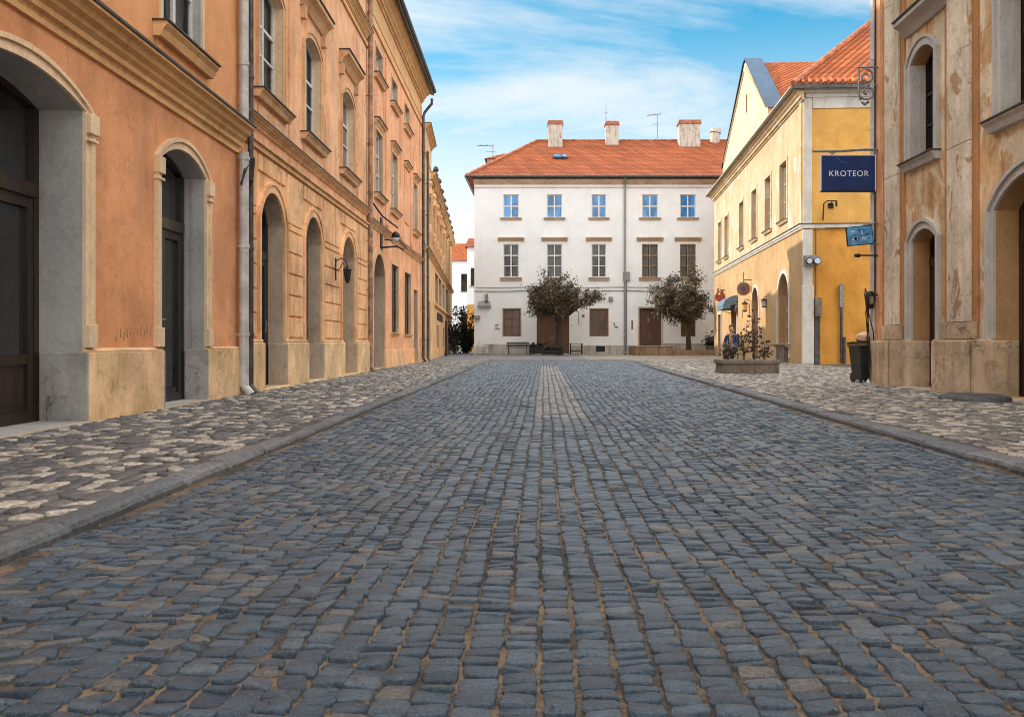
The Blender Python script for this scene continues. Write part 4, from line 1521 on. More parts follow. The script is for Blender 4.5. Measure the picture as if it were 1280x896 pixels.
# ------------------------------------------------------------------ white house across the end of the street
def white_house():
    Y0 = 60.0
    X0, X1 = -4.75, 15.5
    h = thing('white_house', 'long white three-storey house with blue top windows and red tiled hip roof', 'house', (X0, Y0, 0), 0)
    U = lambda x: x - X0
    xs = [(-2.77, -1.72), (0.19, 1.24), (3.24, 4.24), (6.68, 7.76), (9.27, 10.34)]
    tops = [Op(U(a), U(b), 9.30, 10.87, None, 0.13) for a, b in xs]
    mids = [Op(U(a), U(b), 5.24, 7.50, None, 0.13) for a, b in xs]
    lows = [Op(U(-2.78), U(-1.60), 1.22, 3.09, None, 0.16), Op(U(3.14), U(4.36), 1.22, 3.09, None, 0.16), Op(U(9.33), U(10.34), 1.2, 2.95, None, 0.16)]
    d1 = Op(U(-0.50), U(1.72), 0.03, 2.65, 2.95, 0.3)
    d2 = Op(U(6.50), U(8.02), 0.20, 3.14, None, 0.3)
    mb = MB()
    wall_with_holes(mb, 0, U(X1), -0.3, 12.0, tops + mids + lows + [d1, d2], 0, 0, 0)
    body(mb, 0, U(X1), -0.3, 12.0, 12.0)
    mb.build('wall', ['white'], h)
    mb = MB()
    cornice(mb, -0.05, U(X1), 11.55, 0.9, 1.2, 0)
    band(mb, 0, U(X1), 11.32, 11.38, 0.03, 0)
    band(mb, 0.0, U(X1), 4.36, 4.42, 0.03, 1)
    mb.build('cornice', ['tan_trim', 'white'], h)
    mb = MB()
    mb.box(0.55, U(-0.6), -0.06, 0.0, -0.2, 0.70, 0, skip=('+y',))
    mb.box(U(1.82), U(6.4), -0.06, 0.0, -0.2, 0.62, 0, skip=('+y',))
    mb.box(U(8.12), U(X1), -0.05, 0.0, -0.2, 0.75, 0, skip=('+y',))
    mb.build('plinth', 'white_base', h, bevel=0.02)
    mb = MB()
    for op in tops:
        surround(mb, op, 0.15, 0.03, op.z0, 2)
    for op in mids:
        surround(mb, op, 0.15, 0.03, op.z0, 2)
        hood(mb, op.u0 - 0.36, op.u1 + 0.36, 7.68, 0.22, 0.24, 0, 1)
    for op in lows[:2]:
        surround(mb, op, 0.06, 0.03, op.z0, 1)
    mb.build('window_surround', ['tan_trim', 'tan_trim', 'white'], h)
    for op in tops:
        window(h, op, cols=2, rows=2, frame='white_paint', pane='glass_painted_sky', bar=0.05, curtain=False, sill=(0.20, 0.15, 0.16, 'tan_trim', 'tan_trim'))
    for i, op in enumerate(mids):
        window(h, op, cols=2, rows=3, frame='white_paint' if i < 3 else 'tan_wood', pane='glass_clear', bar=0.05, sill=(0.20, 0.17, 0.22, 'tan_trim', 'tan_trim'))
    for op in lows:
        window(h, op, cols=2, rows=3, frame='door_wood', pane='glass_brown', bar=0.045, curtain=False, t=0.12)
    door(h, d1, mat='door_wood', leaves=2, transom=None, glazed=False)
    door(h, d2, mat='red_wood', leaves=2, transom=None, glazed=False)
    mb = MB()
    surround(mb, d2, 0.10, 0.03, 0.2)
    mb.build('door_surround', 'tan_trim', h)
    # roof: hipped at the left, ridge along the street
    E, RZ, D = 12.08, 15.9, 12.0
    o = 0.5
    a0, a1 = -o, U(X1) + o
    r0, r1 = 4.2, U(X1) - 1.0
    mb = MB()
    mb.quad((a0, -o, E), (a1, -o, E), (r1, D / 2, RZ), (r0, D / 2, RZ))
    mb.add([(a0, -o, E), (r0, D / 2, RZ), (a0, D + o, E)], [(0, 1, 2)])
    mb.quad((a1, D + o, E), (a0, D + o, E), (r0, D / 2, RZ), (r1, D / 2, RZ))
    mb.add([(a1, -o, E), (a1, D + o, E), (r1, D / 2, RZ)], [(0, 1, 2)])
    mb.quad((a0, -o, E - 0.02), (a1, -o, E - 0.02), (a1, D + o, E - 0.02), (a0, D + o, E - 0.02))
    roof = mb.build('roof', 'tile', h)
    mb = MB()
    for p, q in (((a0, -o, E), (r0, D / 2, RZ)), ((r0, D / 2, RZ), (r1, D / 2, RZ)), ((a0, D + o, E), (r0, D / 2, RZ))):
        mb.tube([Vector(p) + Vector((0, 0, 0.02)), Vector(q) + Vector((0, 0, 0.02))], 0.11, 8)
    mb.build('ridge_tile', 'ridge', roof)

    def chimney(x, y, wx, wy, zb, zt, tilt=0.0):
        m_ = MB()
        m_.box(x - wx / 2, x + wx / 2, y - wy / 2, y + wy / 2, zb, zt - 0.30, 0)
        m_.box(x - wx / 2 - 0.07, x + wx / 2 + 0.07, y - wy / 2 - 0.07, y + wy / 2 + 0.07, zt - 0.30, zt - 0.14, 1)
        m_.box(x - wx / 2 - 0.02, x + wx / 2 + 0.02, y - wy / 2 - 0.02, y + wy / 2 + 0.02, zt - 0.138, zt, 1)
        for k in (-1, 1):
            m_.lathe([(0.10, 0), (0.085, 0.10)], 8, (x + k * wx * 0.22, y, zt), 1)
        return m_.build('chimney', ['chimney', 'brick'], roof, bevel=0.02)
    chimney(U(0.84), 5.2, 1.05, 0.8, 14.6, 17.15)
    chimney(U(5.05), 5.6, 0.95, 0.8, 14.9, 17.2)
    chimney(U(10.75), 5.3, 1.55, 0.95, 14.8, 17.2)
    mb = MB()
    mb.tube([(U(12.75), 6.0, 15.4), (U(12.85), 6.0, 16.5)], [0.42, 0.36], 10)
    mb.tube([(U(12.85), 6.0, 16.5), (U(12.9), 6.0, 16.8)], [0.44, 0.40], 10)
    mb.build('chimney', 'chimney', roof)
    # roof hatch with raised glass lid
    sl = math.atan2(RZ - E, D / 2 + o)
    Rm = Matrix.Rotation(sl, 3, 'X')
    ctr = Vector((U(1.15), 2.6, E + (2.6 + o) * math.tan(sl) + 0.10))
    mb = MB()
    mb.obox(ctr, Rm, 0.52, 0.32, 0.08)
    sk = mb.build('skylight', 'zinc_dark', roof)
    mb = MB()
    mb.obox(ctr + Rm @ Vector((-0.22, 0, 0.09)), Rm, 0.19, 0.24, 0.012)
    mb.obox(ctr + Rm @ Vector((0.23, 0, 0.09)), Rm, 0.19, 0.24, 0.012)
    mb.build('pane', 'glass_painted_sky', sk)
    mb = MB()
    c0 = (U(-3.45), 6.6)
    mb.box(c0[0] - 0.8, c0[0] + 0.8, c0[1] - 0.8, c0[1] + 0.8, 13.0, 14.55, 1)
    mb.add([(c0[0] - 1, c0[1] - 1, 14.5), (c0[0] + 1, c0[1] - 1, 14.5), (c0[0] + 1, c0[1] + 1, 14.5), (c0[0] - 1, c0[1] + 1, 14.5), (c0[0] + 0.5, c0[1], 15.1)], [(0, 1, 4), (1, 2, 4), (2, 3, 4), (3, 0, 4), (3, 2, 1, 0)], 0)
    mb.build('dormer', ['tile', 'chimney'], roof)
    mb = MB()
    mb.tube([(a0, -o - 0.06, E - 0.06), (a1, -o - 0.06, E - 0.06)], 0.09, 8)
    mb.tube([(a0 - 0.05, -o, E - 0.06), (a0 - 0.05, D + o, E - 0.06)], 0.09, 8)
    mb.build('gutter', 'zinc_dark', h)
    downpipe(h, U(5.50), 0.0, 11.4, 0.07, 'iron_grey', neck=0.40)
    mb = MB()
    for z, s in ((4.30, 0.10), (4.55, 0.05)):
        pts = [(0.02 + 0.5 * i, -0.05, z - s * math.sin(i * 0.55) * 0.4) for i in range(32)]
        mb.tube(pts, 0.022, 5)
    mb.tube([(U(5.62), -0.06, 0.3), (U(5.62), -0.06, 5.6)], 0.03, 6)
    mb.box(U(5.4), U(5.85), -0.14, 0.0, 5.0, 5.6)
    mb.build('cable', 'iron_grey', h)
    # vent grille in the plinth
    mb = MB()
    mb.box(U(3.55), U(4.15), -0.085, -0.03, 0.18, 0.56, 0)
    for k in range(5):
        mb.box(U(3.58) + k * 0.115, U(3.62) + k * 0.115, -0.10, -0.08, 0.2, 0.54, 1)
    mb.build('vent', ['room', 'iron'], h)
    # shutter box, meter box and a round wall box
    mb = MB()
    mb.box(0.25, 1.15, -0.25, 0.0, 3.20, 3.34)
    mb.extrude([(0.0, 3.34), (-0.25, 3.34), (0.0, 3.62)], 0.3, 1.1)
    mb.box(0.75, 0.95, -0.2, 0.0, 3.62, 4.1)
    mb.box(0.0, 0.42, -0.3, 0.0, 2.42, 2.62)
    mb.build('wall_box', 'iron_grey', h)
    mb = MB()
    mb.box(U(4.4), U(4.7), -0.2, 0.0, 3.62, 3.92)
    mb.build('wall_box', 'iron_grey', h, bevel=0.03)
    mb = MB()
    for k, (u_, z_, w_, hh) in enumerate(((U(-3.35), 1.98, 0.26, 0.06), (U(-3.35), 1.86, 0.20, 0.05), (U(-3.32), 1.70, 0.30, 0.07), (U(4.75), 1.95, 0.08, 0.22), (U(4.82), 1.80, 0.22, 0.10), (U(2.35), 2.0, 0.05, 0.9), (U(2.6), 2.5, 0.16, 0.2), (U(5.95), 1.7, 0.12, 0.6), (U(7.05), 2.15, 0.12, 0.32))):
        mb.box(u_, u_ + w_, -0.02, 0.0, z_, z_ + hh, 0, skip=('+y',))
    mb.build('wall_plate', 'stone_old', h)
    return h


white_house()


def antenna(x, y, z0, z1, kind, label):
    t = thing('antenna', label, 'antenna', (x, y, z0))
    L = z1 - z0
    mb = MB()
    mb.tube([(0, 0, -0.1), (0, 0, L)], 0.035, 6)
    mb.build('mast', 'iron_grey', t)
    mb = MB()
    if kind == 0:
        mb.tube([(-1.15, 0, L), (0.12, 0, L - 0.05)], 0.030, 5)
        for k in range(7):
            xx = -1.1 + k * 0.18
            mb.tube([(xx, -0.35, L), (xx, 0.35, L)], 0.015, 4)
        mb.tube([(-0.5, 0, L - 0.45), (0.2, 0, L - 0.45)], 0.022, 5)
    elif kind == 1:
        mb.tube([(0, 0, L), (0, 0, L + 0.4)], 0.02, 5)
        mb.tube([(-0.12, 0, L - 0.4), (0.12, 0, L - 0.4)], 0.015, 4)
    else:
        mb.tube([(-0.75, 0, L - 0.1), (0.3, 0, L + 0.02)], 0.03, 5)
        for k in range(6):
            xx = -0.7 + k * 0.19
            mb.tube([(xx, -0.3, L - 0.08 + k * 0.02), (xx, 0.3, L - 0.08 + k * 0.02)], 0.015, 4)
        mb.tube([(-0.35, 0, L - 0.75), (0.1, 0, L - 0.75)], 0.025, 5)
    mb.build('aerial', 'iron_grey', t)


antenna(-3.85, 66.2, 14.9, 15.6, 0, 'low rooftop aerial at the hipped left end of the white house roof')
antenna(4.62, 65.6, 16.0, 18.3, 1, 'thin straight rod aerial beside the middle chimney of the white house')
antenna(8.5, 66.0, 15.8, 17.9, 2, 'tall comb aerial standing on the ridge between the second and third chimney')


# ------------------------------------------------------------------ far houses in the alley
def far_house(name, label, x0, x1, y, ze, zr, wall, roofm, wins, low=None):
    h = thing(name, label, 'house', (x0, y, 0), 0)
    L = x1 - x0
    mb = MB()
    wall_with_holes(mb, 0, L, -0.3, ze, wins, 0, 0, 0)
    body(mb, 0, L, -0.3, ze, 8)
    mb.build('wall', [wall], h)
    for op in wins:
        window(h, op, frame='dark_wood', pane='glass_dark', cols=2, rows=2, curtain=False, sill=(0.1, 0.1, 0.1, 'tan_trim', 'tan_trim'))
    mb = MB()
    mb.quad((-0.2, -0.3, ze), (L + 0.2, -0.3, ze), (L + 0.2, 4, zr), (-0.2, 4, zr))
    mb.quad((L + 0.2, 8.3, ze), (-0.2, 8.3, ze), (-0.2, 4, zr), (L + 0.2, 4, zr))
    for u in (-0.2, L + 0.2):
        mb.add([(u, -0.3, ze), (u, 8.3, ze), (u, 4, zr)], [(0, 1, 2)])
    mb.build('roof', roofm, h)
    if low:
        mb = MB()
        mb.box(0.0, L, -0.05, 0.0, 0, low, skip=('+y',))
        mb.build('plinth', 'ochre', h)
    return h


far_house('grey_house', 'far pale grey house with an orange roof closing the alley', -15.0, -7.45, 95, 9.6, 11.9, 'white', 'tile_bright',
          [Op(6.05, 6.9, 6.3, 8.2, None, 0.15), Op(4.2, 5.1, 6.3, 8.2, None, 0.15), Op(6.05, 6.9, 2.4, 4.0, None, 0.15)])
far_house('narrow_house', 'narrow far house with ochre ground floor beside the white house corner', -7.35, -4.2, 84, 9.9, 11.2, 'white', 'tile',
          [Op(0.35, 1.1, 6.2, 7.9, None, 0.15), Op(0.35, 1.1, 0.8, 2.4, None, 0.15)], low=4.4)


# ------------------------------------------------------------------ yellow house on the right
def yellow_house():
    F = Vector((10.84, 56.0, 0))
    N = Vector((9.57, 32.6, 0))
    d = (N - F)
    L = d.length
    h = thing('yellow_house', 'yellow corner house with cream upper floor, blue capped gable and orange tiled roof', 'house', F, math.atan2(d.y, d.x))
    U = lambda y: (56.0 - y) / 23.4 * L
    ups = []
    for yc in (53.6, 50.9, 45.8, 42.2, 38.9, 35.8):
        ups.append(Op(U(yc + 0.62), U(yc - 0.62), 5.75, 8.1, None, 0.22))
    a1 = Op(U(36.75), U(34.75), 0.75, 2.75, 3.60, 0.35)
    a2 = Op(U(42.75), U(41.05), 0.03, 2.6, 3.42, 0.35)
    fd = Op(U(54.2), U(53.0), 0.03, 2.5, None, 0.25)
    sd = Op(U(49.0), U(47.3), 0.03, 2.45, None, 0.3)
    mb = MB()
    wall_with_holes(mb, 0, L, -0.3, 5.05, [a1, a2, fd, sd], 0, 0, 1)
    mb.build('wall', ['yellow', 'brown_reveal'], h)
    mb = MB()
    wall_with_holes(mb, 0, L, 5.05, 10.2, ups, 0, 0, 0)
    mb.build('wall', ['cream'], h)
    D = 12.0
    # end wall towards the viewer
    mb = MB()
    mb.quad((L, 0, -0.3), (L, D, -0.3), (L, D, 5.05), (L, 0, 5.05), 0)
    mb.build('wall', ['ochre'], h)
    mb = MB()
    mb.quad((L, 0, 5.05), (L, D, 5.05), (L, D, 10.2), (L, 0, 10.2), 0)
    mb.quad((0, 0, -0.3), (0, D, -0.3), (0, D, 10.2), (0, 0, 10.2), 0)
    mb.quad((0, D, -0.3), (L, D, -0.3), (L, D, 10.2), (0, D, 10.2), 0)
    mb.build('wall', ['ochre_up'], h)
    # string course on both visible sides
    mb = MB()
    prof = [(0.0, 5.0), (-0.05, 5.0), (-0.07, 5.06), (-0.11, 5.09), (-0.11, 5.15), (0.0, 5.17)]
    mb.extrude(prof, 0, L + 0.1, 0)
    mb.box(-0.01, L + 0.125, -0.135, 0.0, 5.172, 5.20, 1)
    mb.box(L, L + 0.10, 0.002, D, 5.02, 5.17, 0)
    mb.box(L, L + 0.125, 0.002, D, 5.172, 5.20, 1)
    mb.build('string_course', ['pale_trim', 'dark_cap'], h)
    mb = MB()
    cornice(mb, -0.1, L + 0.3, 9.72, 1.45, 1.25, 0)
    mb.box(L, L + 0.10, 0.12, D, 9.85, 10.0, 1)
    mb.box(L, L + 0.22, 0.002, D, 10.0, 10.12, 1)
    mb.box(L, L + 0.30, 0.002, D, 10.12, 10.21, 1)
    mb.box(L, L + 0.05, 0.36, D, 9.45, 9.85, 1)
    mb.build('cornice', ['cream', 'pale_trim'], h)
    mb = MB()
    mb.box(L + 0.001, L + 0.07, 0.0, 0.36, 0.0, 4.98, 0)
    mb.box(L + 0.001, L + 0.06, 0.04, 0.34, 5.2, 9.84, 0)
    mb.box(L + 0.001, L + 0.12, -0.03, 0.40, 0.0, 2.9, 0)
    mb.box(L - 0.35, L - 0.05, -0.04, 0.0, 5.2, 9.7, 1, skip=('+y',))
    mb.build('pilaster', ['pale_trim', 'cream'], h, bevel=0.012)
    mb = MB()
    for op in ups:
        surround(mb, op, 0.14, 0.035, op.z0, 0)
    surround(mb, a1, 0.16, 0.05, 0.2, 1)
    surround(mb, a2, 0.13, 0.05, 0.03, 1)
    surround(mb, fd, 0.12, 0.04, 0.03, 1)
    surround(mb, sd, 0.12, 0.04, 0.03, 1)
    mb.build('window_surround', ['cream', 'pale_trim'], h)
    for op in ups:
        window(h, op, cols=2, rows=3, frame='tan_trim', pane='glass_pale', curtain=False, sill=(0.16, 0.14, 0.14, 'dark_cap', 'cream'))
    window(h, a1, cols=2, rows=3, frame='tan_trim', pane='glass_pale', curtain=False, sill=(0.2, 0.25, 0.14, 'sill_stone', 'sill_stone'))
    door(h, a2, mat='door_wood', pane='glass_brown', leaves=2, transom=2.4, solid=0.9)
    door(h, fd, mat='dark_wood', leaves=1, transom=None, glazed=True)
    door(h, sd, mat='dark_wood', leaves=1, transom=None, glazed=True)
    mb = MB()
    mb.box(U(36.5), U(35.0), -0.16, 0.0, 0.0, 0.60, 0)
    mb.build('vent', 'stone_old', h)
    # roof
    E, p = 10.24, math.tan(R(42))
    o = 0.42
    RZ = E + p * (D / 2 + o)
    run = D / 2 + o
    mb = MB()
    a0, a1_ = -o, L + o
    r0, r1 = 0.0, a1_ - run
    mb.quad((a0, -o, E), (a1_, -o, E), (r1, D / 2, RZ), (a0, D / 2, RZ))
    mb.quad((a1_, D + o, E), (a0, D + o, E), (a0, D / 2, RZ), (r1, D / 2, RZ))
    mb.add([(a1_, -o, E), (a1_, D + o, E), (r1, D / 2, RZ)], [(0, 1, 2)])
    mb.add([(a0, -o, E), (a0, D / 2, RZ), (a0, D + o, E)], [(0, 1, 2)])
    mb.quad((a0, -o, E - 0.03), (a1_, -o, E - 0.03), (a1_, D + o, E - 0.03), (a0, D + o, E - 0.03))
    # roof of the cross gable
    gu0, gu1, gm = U(52.3), U(38.9), U(44.6)
    gz0, gz1 = 11.25, 14.95
    mb.quad((gu1, 0.6, gz0), (gm, 0.6, gz1), (gm, 7.0, gz1), (gu1, 3.5, gz0))
    mb.quad((gu0, 0.6, gz0), (gm, 0.6, gz1), (gm, 7.0, gz1), (gu0, 3.5, gz0))
    roof = mb.build('roof', 'tile_bright', h)
    mb = MB()
    for a, b in (((a1_, -o, E), (r1, D / 2, RZ)), ((a1_, D + o, E), (r1, D / 2, RZ)), ((r1, D / 2, RZ), (a0, D / 2, RZ))):
        mb.tube([Vector(a) + Vector((0, 0, 0.03)), Vector(b) + Vector((0, 0, 0.03))], 0.12, 8)
    # half-round tile ends along the near eave
    k = 0.1
    while k < D + 2 * o:
        mb.tube([(a1_ + 0.03, -o + k, E + 0.03), (a1_ - 0.25, -o + k, E + 0.03 + 0.25 * p)], 0.07, 6)
        k += 0.26
    mb.build('ridge_tile', 'ridge', roof)
    mb = MB()
    mb.box(a1_ - 0.02, a1_ + 0.06, -o, D + o, E - 0.16, E - 0.035)
    mb.box(-o, a1_ + 0.06, -o - 0.06, -o + 0.02, E - 0.16, E - 0.035)
    mb.build('gutter', 'zinc_dark', h)
    # gable wall with its attic slit and metal cap
    mb = MB()
    slit = Op(gm + 0.2, gm + 0.55, 12.35, 13.15, 13.3, 0.2)
    tri = [(gu0, 10.2), (gu1, 10.2), (gu1, gz0), (gm + 0.3, gz1 + 0.1), (gm - 0.3, gz1 + 0.1), (gu0, gz0)]
    wall_with_holes(mb, 0, 0, 0, 0, [slit], -0.015, 0, 1, top=tri)
    mb.poly([(u, 0.62, z) for u, z in tri], 0)
    mb.quad((gu1, -0.015, 10.2), (gu1, 0.62, 10.2), (gu1, 0.62, gz0), (gu1, -0.015, gz0), 0)
    mb.quad((gu0, -0.015, 10.2), (gu0, 0.62, 10.2), (gu0, 0.62, gz0), (gu0, -0.015, gz0), 0)
    mb.build('gable', ['gable', 'brown_reveal'], h)
    mb = MB()
    for (ua, za, ub, zb) in ((gu1 + 0.12, gz0 - 0.08, gm + 0.24, gz1 + 0.16), (gm + 0.24, gz1 + 0.16, gm - 0.24, gz1 + 0.16), (gm - 0.24, gz1 + 0.16, gu0 - 0.12, gz0 - 0.08)):
        mb.quad((ua, -0.10, za), (ub, -0.10, zb), (ub, 0.75, zb), (ua, 0.75, za))
        mb.quad((ua, -0.10, za), (ub, -0.10, zb), (ub, -0.10, zb - 0.09), (ua, -0.10, za - 0.09))
        mb.quad((ua, 0.75, za), (ub, 0.75, zb), (ub, 0.75, zb - 0.2), (ua, 0.75, za - 0.2))
    mb.build('gable_cap', 'blue_metal', h)
    # pilaster strips on gable
    mb = MB()
    for k in (0, 1):
        uu0, uu1 = ((gu0 + 0.5, gm - 0.3), (gu1 - 0.4, gm + 0.3))[k]
        zz0, zz1 = gz0 + 0.1, gz1 - 0.35
        mb.tube([(uu0, -0.03, zz0), (uu1, -0.03, zz1)], 0.06, 4)
    mb.build('gable_moulding', 'yellow', h)
    # meter cabinet and cable riser on the near corner
    mb = MB()
    mb.box(L + 0.001, L + 0.20, 0.42, 0.66, 1.75, 2.45, 0)
    mb.box(L + 0.001, L + 0.10, 0.42, 0.62, 0.0, 1.74, 1)
    mb.tube([(L + 0.05, 0.48, 2.45), (L + 0.05, 0.48, 4.98)], 0.018, 6, 1)
    mb.build('meter_box', ['stone_old', 'zinc_dark'], h, bevel=0.008)
    mb = MB()
    mb.tube([(L + 0.09, 1.40, 0.05), (L + 0.09, 1.40, 2.95)], 0.055, 10, 0)
    mb.tube([(L + 0.13, 1.50, 0.0), (L + 0.13, 1.50, 1.0)], 0.06, 10, 0)
    mb.box(L + 0.02, L + 0.15, 1.32, 1.48, 2.10, 2.92, 1)
    mb.build('vent_pipe', ['zinc_dark', 'iron_grey'], h)
    return h


yellow_house()


# ------------------------------------------------------------------ near house on the right
def peeling_house():
    X0, Y0 = 6.5, 17.2
    h = thing('peeling_house', 'near house with peeling peach and grey plaster, pilasters and stone plinth', 'house', (X0, Y0, 0), R(-90))
    U = lambda y: Y0 - y
    u0, u1 = 0.0, U(-6.0)
    up = [Op(U(15.55), U(14.62), 3.98, 5.68, 5.87, 0.30), Op(U(12.46), U(10.6), 3.98, 5.75, 6.15, 0.30), Op(U(8.2), U(6.6), 3.98, 5.75, 6.15, 0.30)]
    dn = [Op(U(15.50), U(14.55), 0.03, 2.56, 2.74, 0.36), Op(U(12.66), U(10.7), 0.03, 2.70, 3.10, 0.40), Op(U(8.4), U(6.5), 0.03, 2.7, 3.1, 0.4)]
    mb = MB()
    wall_with_holes(mb, u0, u1, -0.3, 10.5, up + dn, 0, 0, 1)
    body(mb, u0, u1, -0.3, 10.5, 9.0)
    mb.build('wall', ['peel', 'brown_reveal'], h)
    # upper window reveals are painted grey
    mb = MB()
    for op in up:
        for u, s in ((op.u0, 1), (op.u1, -1)):
            mb.box(min(u + s * 0.003, u + s * 0.02), max(u + s * 0.003, u + s * 0.02), -0.01, op.depth - 0.07, op.z0, op.zs, 0)
            mb.box(min(u + s * 0.004, u + s * 0.05), max(u + s * 0.004, u + s * 0.05), 0.12, op.depth - 0.075, op.z0, op.zs, 0)
    mb.build('window_jamb', 'grey_trim', h)
    mb = MB()
    e = [u0, dn[0].u0, dn[0].u1, dn[1].u0, dn[1].u1, dn[2].u0, dn[2].u1, u1]
    for i, (a, b) in enumerate(zip(e[0::2], e[1::2])):
        mb.box(a + 0.003, b - 0.003, -0.09, 0.0, -0.2, 0.85, 0, skip=('+y',))
        if i == 0:
            mb.box(a + 0.02, a + 0.85, -0.15, -0.09, -0.2, 0.83, 0)
        elif i == 1:
            mb.box(a + 0.28, b - 0.55, -0.17, -0.09, -0.2, 0.83, 0)
    for op in dn:
        mb.box(op.u0 + 0.004, op.u0 + 0.05, -0.091, op.depth - 0.08, -0.2, 0.83, 0)
        mb.box(op.u1 - 0.05, op.u1 - 0.004, -0.091, op.depth - 0.08, -0.2, 0.83, 0)
    mb.build('plinth', 'plinth_brown', h, bevel=0.025)
    # pilasters with rust-orange side strips
    mb = MB()
    for a, b in ((U(16.62), U(15.98)), (U(14.05), U(13.30)), (U(9.9), U(9.1))):
        mb.box(a - 0.17, b + 0.17, -0.03, 0.0, 0.852, 10.4, 1, skip=('+y',))
        mb.box(a, b, -0.075, -0.03, 1.12, 3.86, 0)
        mb.box(a, b, -0.075, -0.03, 3.868, 10.4, 0)
        mb.box(a - 0.14, b + 0.16, -0.09, -0.031, 0.853, 1.11, 2)
    mb.build('pilaster', ['pilaster_grey', 'orange_strip', 'plinth_brown'], h, bevel=0.006)
    mb = MB()
    for op in up:
        surround(mb, op, 0.13, 0.04, op.z0 - 0.01, 0)
        surround(mb, op, 0.05, 0.07, op.z0 - 0.01, 0, inner=0.131)
    for op in dn:
        surround(mb, op, 0.12, 0.04, 0.853, 0)
        surround(mb, op, 0.06, 0.08, 0.853, 0, inner=0.121)
    a, b = up[0].u0 - 0.18, up[0].u1 + 0.72
    hood(mb, a, b, 6.22, 0.26, 0.26, 0, 1)
    hood(mb, up[1].u0 - 0.3, up[1].u1 + 0.3, 6.65, 0.26, 0.26, 0, 1)
    mb.build('window_surround', ['grey_trim', 'dark_cap'], h, bevel=0.004)
    window(h, up[0], cols=2, rows=3, frame='dark_wood', pane='glass_clear', sill=(0.20, 0.16, 0.16, 'dark_cap', 'grey_trim'), t=0.07)
    window(h, up[1], cols=3, rows=3, frame='dark_wood', pane='glass_clear', sill=(0.26, 0.18, 0.18, 'dark_cap', 'grey_trim'), t=0.08)
    window(h, up[2], cols=3, rows=3, frame='dark_wood', pane='glass_clear', sill=(0.26, 0.18, 0.18, 'dark_cap', 'grey_trim'), t=0.08)
    door(h, dn[0], mat='dark_wood', leaves=1, transom=2.2, solid=0.8, t=0.07)
    door(h, dn[1], mat='dark_wood', leaves=2, transom=2.3, solid=0.9)
    door(h, dn[2], mat='dark_wood', leaves=2, transom=2.3, solid=0.9)
    mb = MB()
    for op in dn:
        mb.box(op.u0 - 0.05, op.u1 + 0.05, -0.20, op.depth - 0.01, -0.1, 0.028)
    mb.build('threshold', 'sill_stone', h, bevel=0.012)
    mb = MB()
    cornice(mb, u0 - 0.1, u1, 9.8, 1.6, 1.2, 0, 1)
    mb.build('eaves_cornice', ['grey_trim', 'dark_cap'], h)
    mb = MB()
    gable_roof(mb, u0, u1, 10.5, 9.0, 35, 0.1)
    mb.build('roof', 'tile', h)
    # corner downpipe, salmon quoin strip and the loose cables
    mb = MB()
    mb.box(0.02, 0.30, -0.05, 0.0, 0.86, 10.3, 0, skip=('+y',))
    mb.build('corner_strip', 'salmon', h)
    downpipe(h, 0.03, 0.0, 10.0, 0.055, 'zinc', y=-0.075)
    mb = MB()
    mb.tube([(0.12, -0.13, 0.05), (0.13, -0.17, 0.5), (0.10, -0.20, 1.2), (0.05, -0.25, 1.75), (0.0, -0.22, 1.85), (-0.02, -0.14, 1.6), (0.04, -0.2, 0.9), (0.08, -0.16, 0.06)], 0.013, 6)
    mb.tube([(0.16, -0.10, 0.05), (0.16, -0.12, 1.0), (0.14, -0.24, 1.5), (0.02, -0.22, 1.4), (0.0, -0.16, 0.7)], 0.010, 6)
    mb.tube([(0.13, -0.08, 1.6), (0.13, -0.08, 6.0), (0.17, -0.07, 10.0)], 0.014, 6)
    mb.build('cable', 'iron', h)
    return h


peeling_house()

# ------------------------------------------------------------------ hanging signs at the corner


def font_mesh(txt, size, depth, mat, name, parent, loc, rot):
    cu = bpy.data.curves.new(name, 'FONT')
    cu.body = txt
    cu.size = size
    cu.extrude = depth
    cu.align_x = 'CENTER'
    cu.align_y = 'CENTER'
    cu.space_character = 1.12
    tmp = bpy.data.objects.new(name, cu)
    C.objects.link(tmp)
    bpy.context.view_layer.update()
    me = bpy.data.meshes.new_from_object(tmp.evaluated_get(bpy.context.evaluated_depsgraph_get()))
    bpy.data.objects.remove(tmp)
    me.materials.clear()
    me.materials.append(M[mat])
    o = bpy.data.objects.new(name, me)
    C.objects.link(o)
    o.parent = parent
    o.location = loc
    o.rotation_euler = rot
    return o


